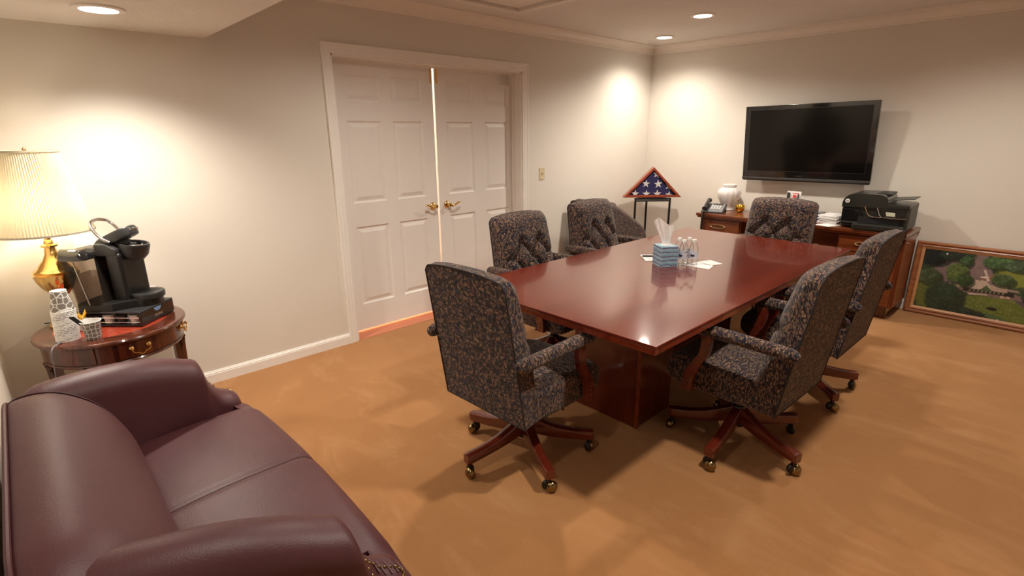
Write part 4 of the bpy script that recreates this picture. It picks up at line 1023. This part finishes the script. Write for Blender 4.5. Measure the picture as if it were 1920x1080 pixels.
# brew head: open cup holder in front
bhm = bmesh.new(); lathe(bhm, [(0, 0), (.040, .0), (.058, .022), (.066, .060), (.064, .072), (.056, .072), (.050, .050), (.030, .040), (0, .040)], 32)
bmesh.ops.transform(bhm, matrix=Matrix.Translation(KB(.070, -.035, .212)) @ Matrix.Rotation(R(8), 4, Vector((-.707, .707, 0))), verts=bhm.verts); bh = obj('brew_head', bhm, 'satin', km)
rgb = bmesh.new(); lathe(rgb, [(.030, .062), (.034, .060), (.038, .066), (.034, .070), (.030, .066)], 28); bmesh.ops.transform(rgb, matrix=Matrix.Translation(KB(.070, -.035, .212)) @ Matrix.Rotation(R(8), 4, Vector((-.707, .707, 0))), verts=rgb.verts); obj('pod_ring', rgb, 'silver', bh)
# raised lid and handle
LM = Matrix.Translation(KB(.000, -.035, .285)) @ Matrix.Rotation(R(-22), 4, Vector((-.707, .707, 0)))
lb = bmesh.new(); rings = []
for z, g in ((0, .004), (.008, 0), (.034, 0), (.042, .006)):
    rings.append([(kf*(-.040)+ks*(.062-g)+Vector((0, 0, z))), (kf*(.050)+ks*(.062-g)+Vector((0, 0, z)))]+[kf*(.050+(.062-g)*math.sin(R(a)))+ks*((.062-g)*math.cos(R(a)))+Vector((0, 0, z)) for a in range(15, 180, 15)]+[kf*.050-ks*(.062-g)+Vector((0, 0, z)), kf*(-.040)-ks*(.062-g)+Vector((0, 0, z))])
loft(lb, rings); bmesh.ops.transform(lb, matrix=LM, verts=lb.verts); ldo = obj('lid', lb, 'satin', km)
needle = bmesh.new(); box(needle, (0, 0, 0), (.05, .06, .03), .006); bmesh.ops.transform(needle, matrix=LM @ Matrix.Translation(kf*.02+Vector((0, 0, -.012))), verts=needle.verts); obj('lid_underside', needle, 'ink', ldo)
mw = LM @ frame_mat(kf*.1125+Vector((0, 0, .022)), Vector((-.707, .707, 0)), (0, 0, 1)); text('KEURIG', .016, 'silver', mw, ldo, bold=.0004)
hp = [LM @ (kf*a+ks*b+Vector((0, 0, z))) for a, b, z in ((.020, .066, .004), (-.010, .070, .040), (-.028, .066, .090), (-.034, .045, .118), (-.036, 0, .128), (-.034, -.045, .118), (-.028, -.066, .090), (-.010, -.070, .040), (.020, -.066, .004))]
obj('handle', tube(bmesh.new(), smoothpts(hp, 5), .0095, 10, flat=.7), 'silver', km)
# water tank on the near side
tkb = bmesh.new(); rings = []
def tkring(z, g, lean): return [KB(a-lean, b, z) for a, b in ((-.148+g, -.034+g), (-.030-g, -.034+g), (-.022-g, .060), (-.026-g, .112-g), (-.045, .128-g), (-.125, .128-g), (-.146+g, .112-g))]
for z, lean in ((.030, 0), (.10, .010), (.20, .030), (.232, .038)): rings.append(tkring(z, 0, lean))
loft(tkb, rings); tko = obj('water_tank', tkb, 'smoke', km)
wt = bmesh.new(); loft(wt, [tkring(z, .004, l) for z, l in ((.034, .001), (.10, .010), (.158, .022))]); obj('tank_water', wt, 'water', tko)
tl_ = bmesh.new(); loft(tl_, [tkring(z, g, l) for z, g, l in ((.232, -.004, .036), (.246, -.004, .040), (.272, .012, .050), (.280, .030, .054))]); obj('tank_lid', tl_, 'gloss', tko)
obj('tank_rib', tube(bmesh.new(), [KB(-.070, .1295, .035), KB(-.104, .1295, .228)], .0035, 6), 'silver', tko)

# ================================================================== CUPS, PACKETS
def cup_mesh(rt, rb, h, inv):
    bm = bmesh.new(); pr_ = [(0, .004), (rb-.001, .003), (rb, 0), (rt, h-.004), (rt+.0022, h-.002), (rt+.0022, h), (rt-.0006, h+.0004), (rb-.0006, .005), (0, .006)]
    n0 = 0; lathe(bm, pr_, 40)
    bm.faces.ensure_lookup_table()
    for f in bm.faces:
        c = f.calc_center_median(); rr = math.hypot(c.x, c.y); f.material_index = 0
        if c.z > h-.005 or rr < rb-.0012 or (f.normal.x*c.x+f.normal.y*c.y) < 0: f.material_index = 1
    bmesh.ops.recalc_face_normals(bm, faces=bm.faces)
    for f in bm.faces:
        c = f.calc_center_median()
        f.material_index = 0 if (f.normal.x*c.x+f.normal.y*c.y) > .2*math.hypot(c.x, c.y) and c.z < h-.004 else 1
    if inv: bmesh.ops.transform(bm, matrix=Matrix.Translation((0, 0, h)) @ Matrix.Rotation(PI, 4, 'X'), verts=bm.verts)
    return bm
NCUP = 20; ch0 = .098
c0 = None
for k in range(NCUP):
    lab = 'grey pebble-print paper cup on top of the upside-down stack' if k == NCUP-1 else 'paper cup nested in the upside-down stack, only its white rim showing'
    if c0 is None:
        c0 = o = obj('paper_cup', cup_mesh(.0445, .0300, ch0, True), ['cup_a', 'white'])
    else: o = obj('paper_cup', c0.data, 'cup_a')
    tag(o, lab, 'cup', 'stacked paper cups on the side table')
    o.location = (.470-.0006*k, -5.515+.0004*k, SZ+.0005+.0072*k); o.rotation_euler.z = R(37*k)
cu = thing('stirrer_cup', 'upright paper cup with bone-shaped grey print holding black stirrers', 'cup', (.535, -5.425, SZ+.0005))
obj('cup_wall', cup_mesh(.0400, .0300, .085, False), ['cup_b', 'white'], cu)
obj('stirrer', loft(bmesh.new(), [[(p[0]+i*.009*.2, p[1]+i*.009, p[2]+j*.0025) for i, j in ((-1, -1), (1, -1), (1, 1), (-1, 1))] for p in ((.012, .014, .010), (.004, -.062, .118))]), 'ink', cu)
pk = thing('sweetener_bowl', 'small white bowl of pink sweetener packets behind the pod drawer', 'bowl', (.128, -5.118, SZ+.0005))
obj('bowl', lathe(bmesh.new(), [(0, .0), (.028, 0), (.030, .006), (.050, .045), (.052, .050), (.048, .050), (.028, .010), (0, .008)], 28), 'china', pk)
for q in range(9):
    t = bx((0, 0, 0), (.055, .004, .062), .001, 1); bmesh.ops.transform(t, matrix=Matrix.Translation((-.028+.007*q, random.uniform(-.008, .008), .066+random.uniform(-.004, .012))) @ Matrix.Rotation(R(80+random.uniform(-18, 18)), 4, 'Z') @ Matrix.Rotation(R(random.uniform(-14, 14)), 4, 'Y'), verts=t.verts)
    obj('packet', t, 'pink' if q % 4 else 'white', pk)
gd = thing('sugar_pot', 'little white pot with gilt leaves beside the cup stack', 'pot', (.362, -5.447, SZ+.0005))
obj('pot', lathe(bmesh.new(), [(0, 0), (.024, 0), (.030, .02), (.028, .045), (.022, .055), (0, .056)], 24), 'china', gd)
for q in range(6):
    a = R(60*q+10); obj('gilt_leaf', prism([(0, 0, .05), (.018*math.cos(a-.3), .022*math.sin(a-.3), .068), (.030*math.cos(a), .030*math.sin(a), .085+.006*(q % 3)), (.018*math.cos(a+.4), .018*math.sin(a+.4), .070)], (.001, .001, .002)), 'gold', gd)
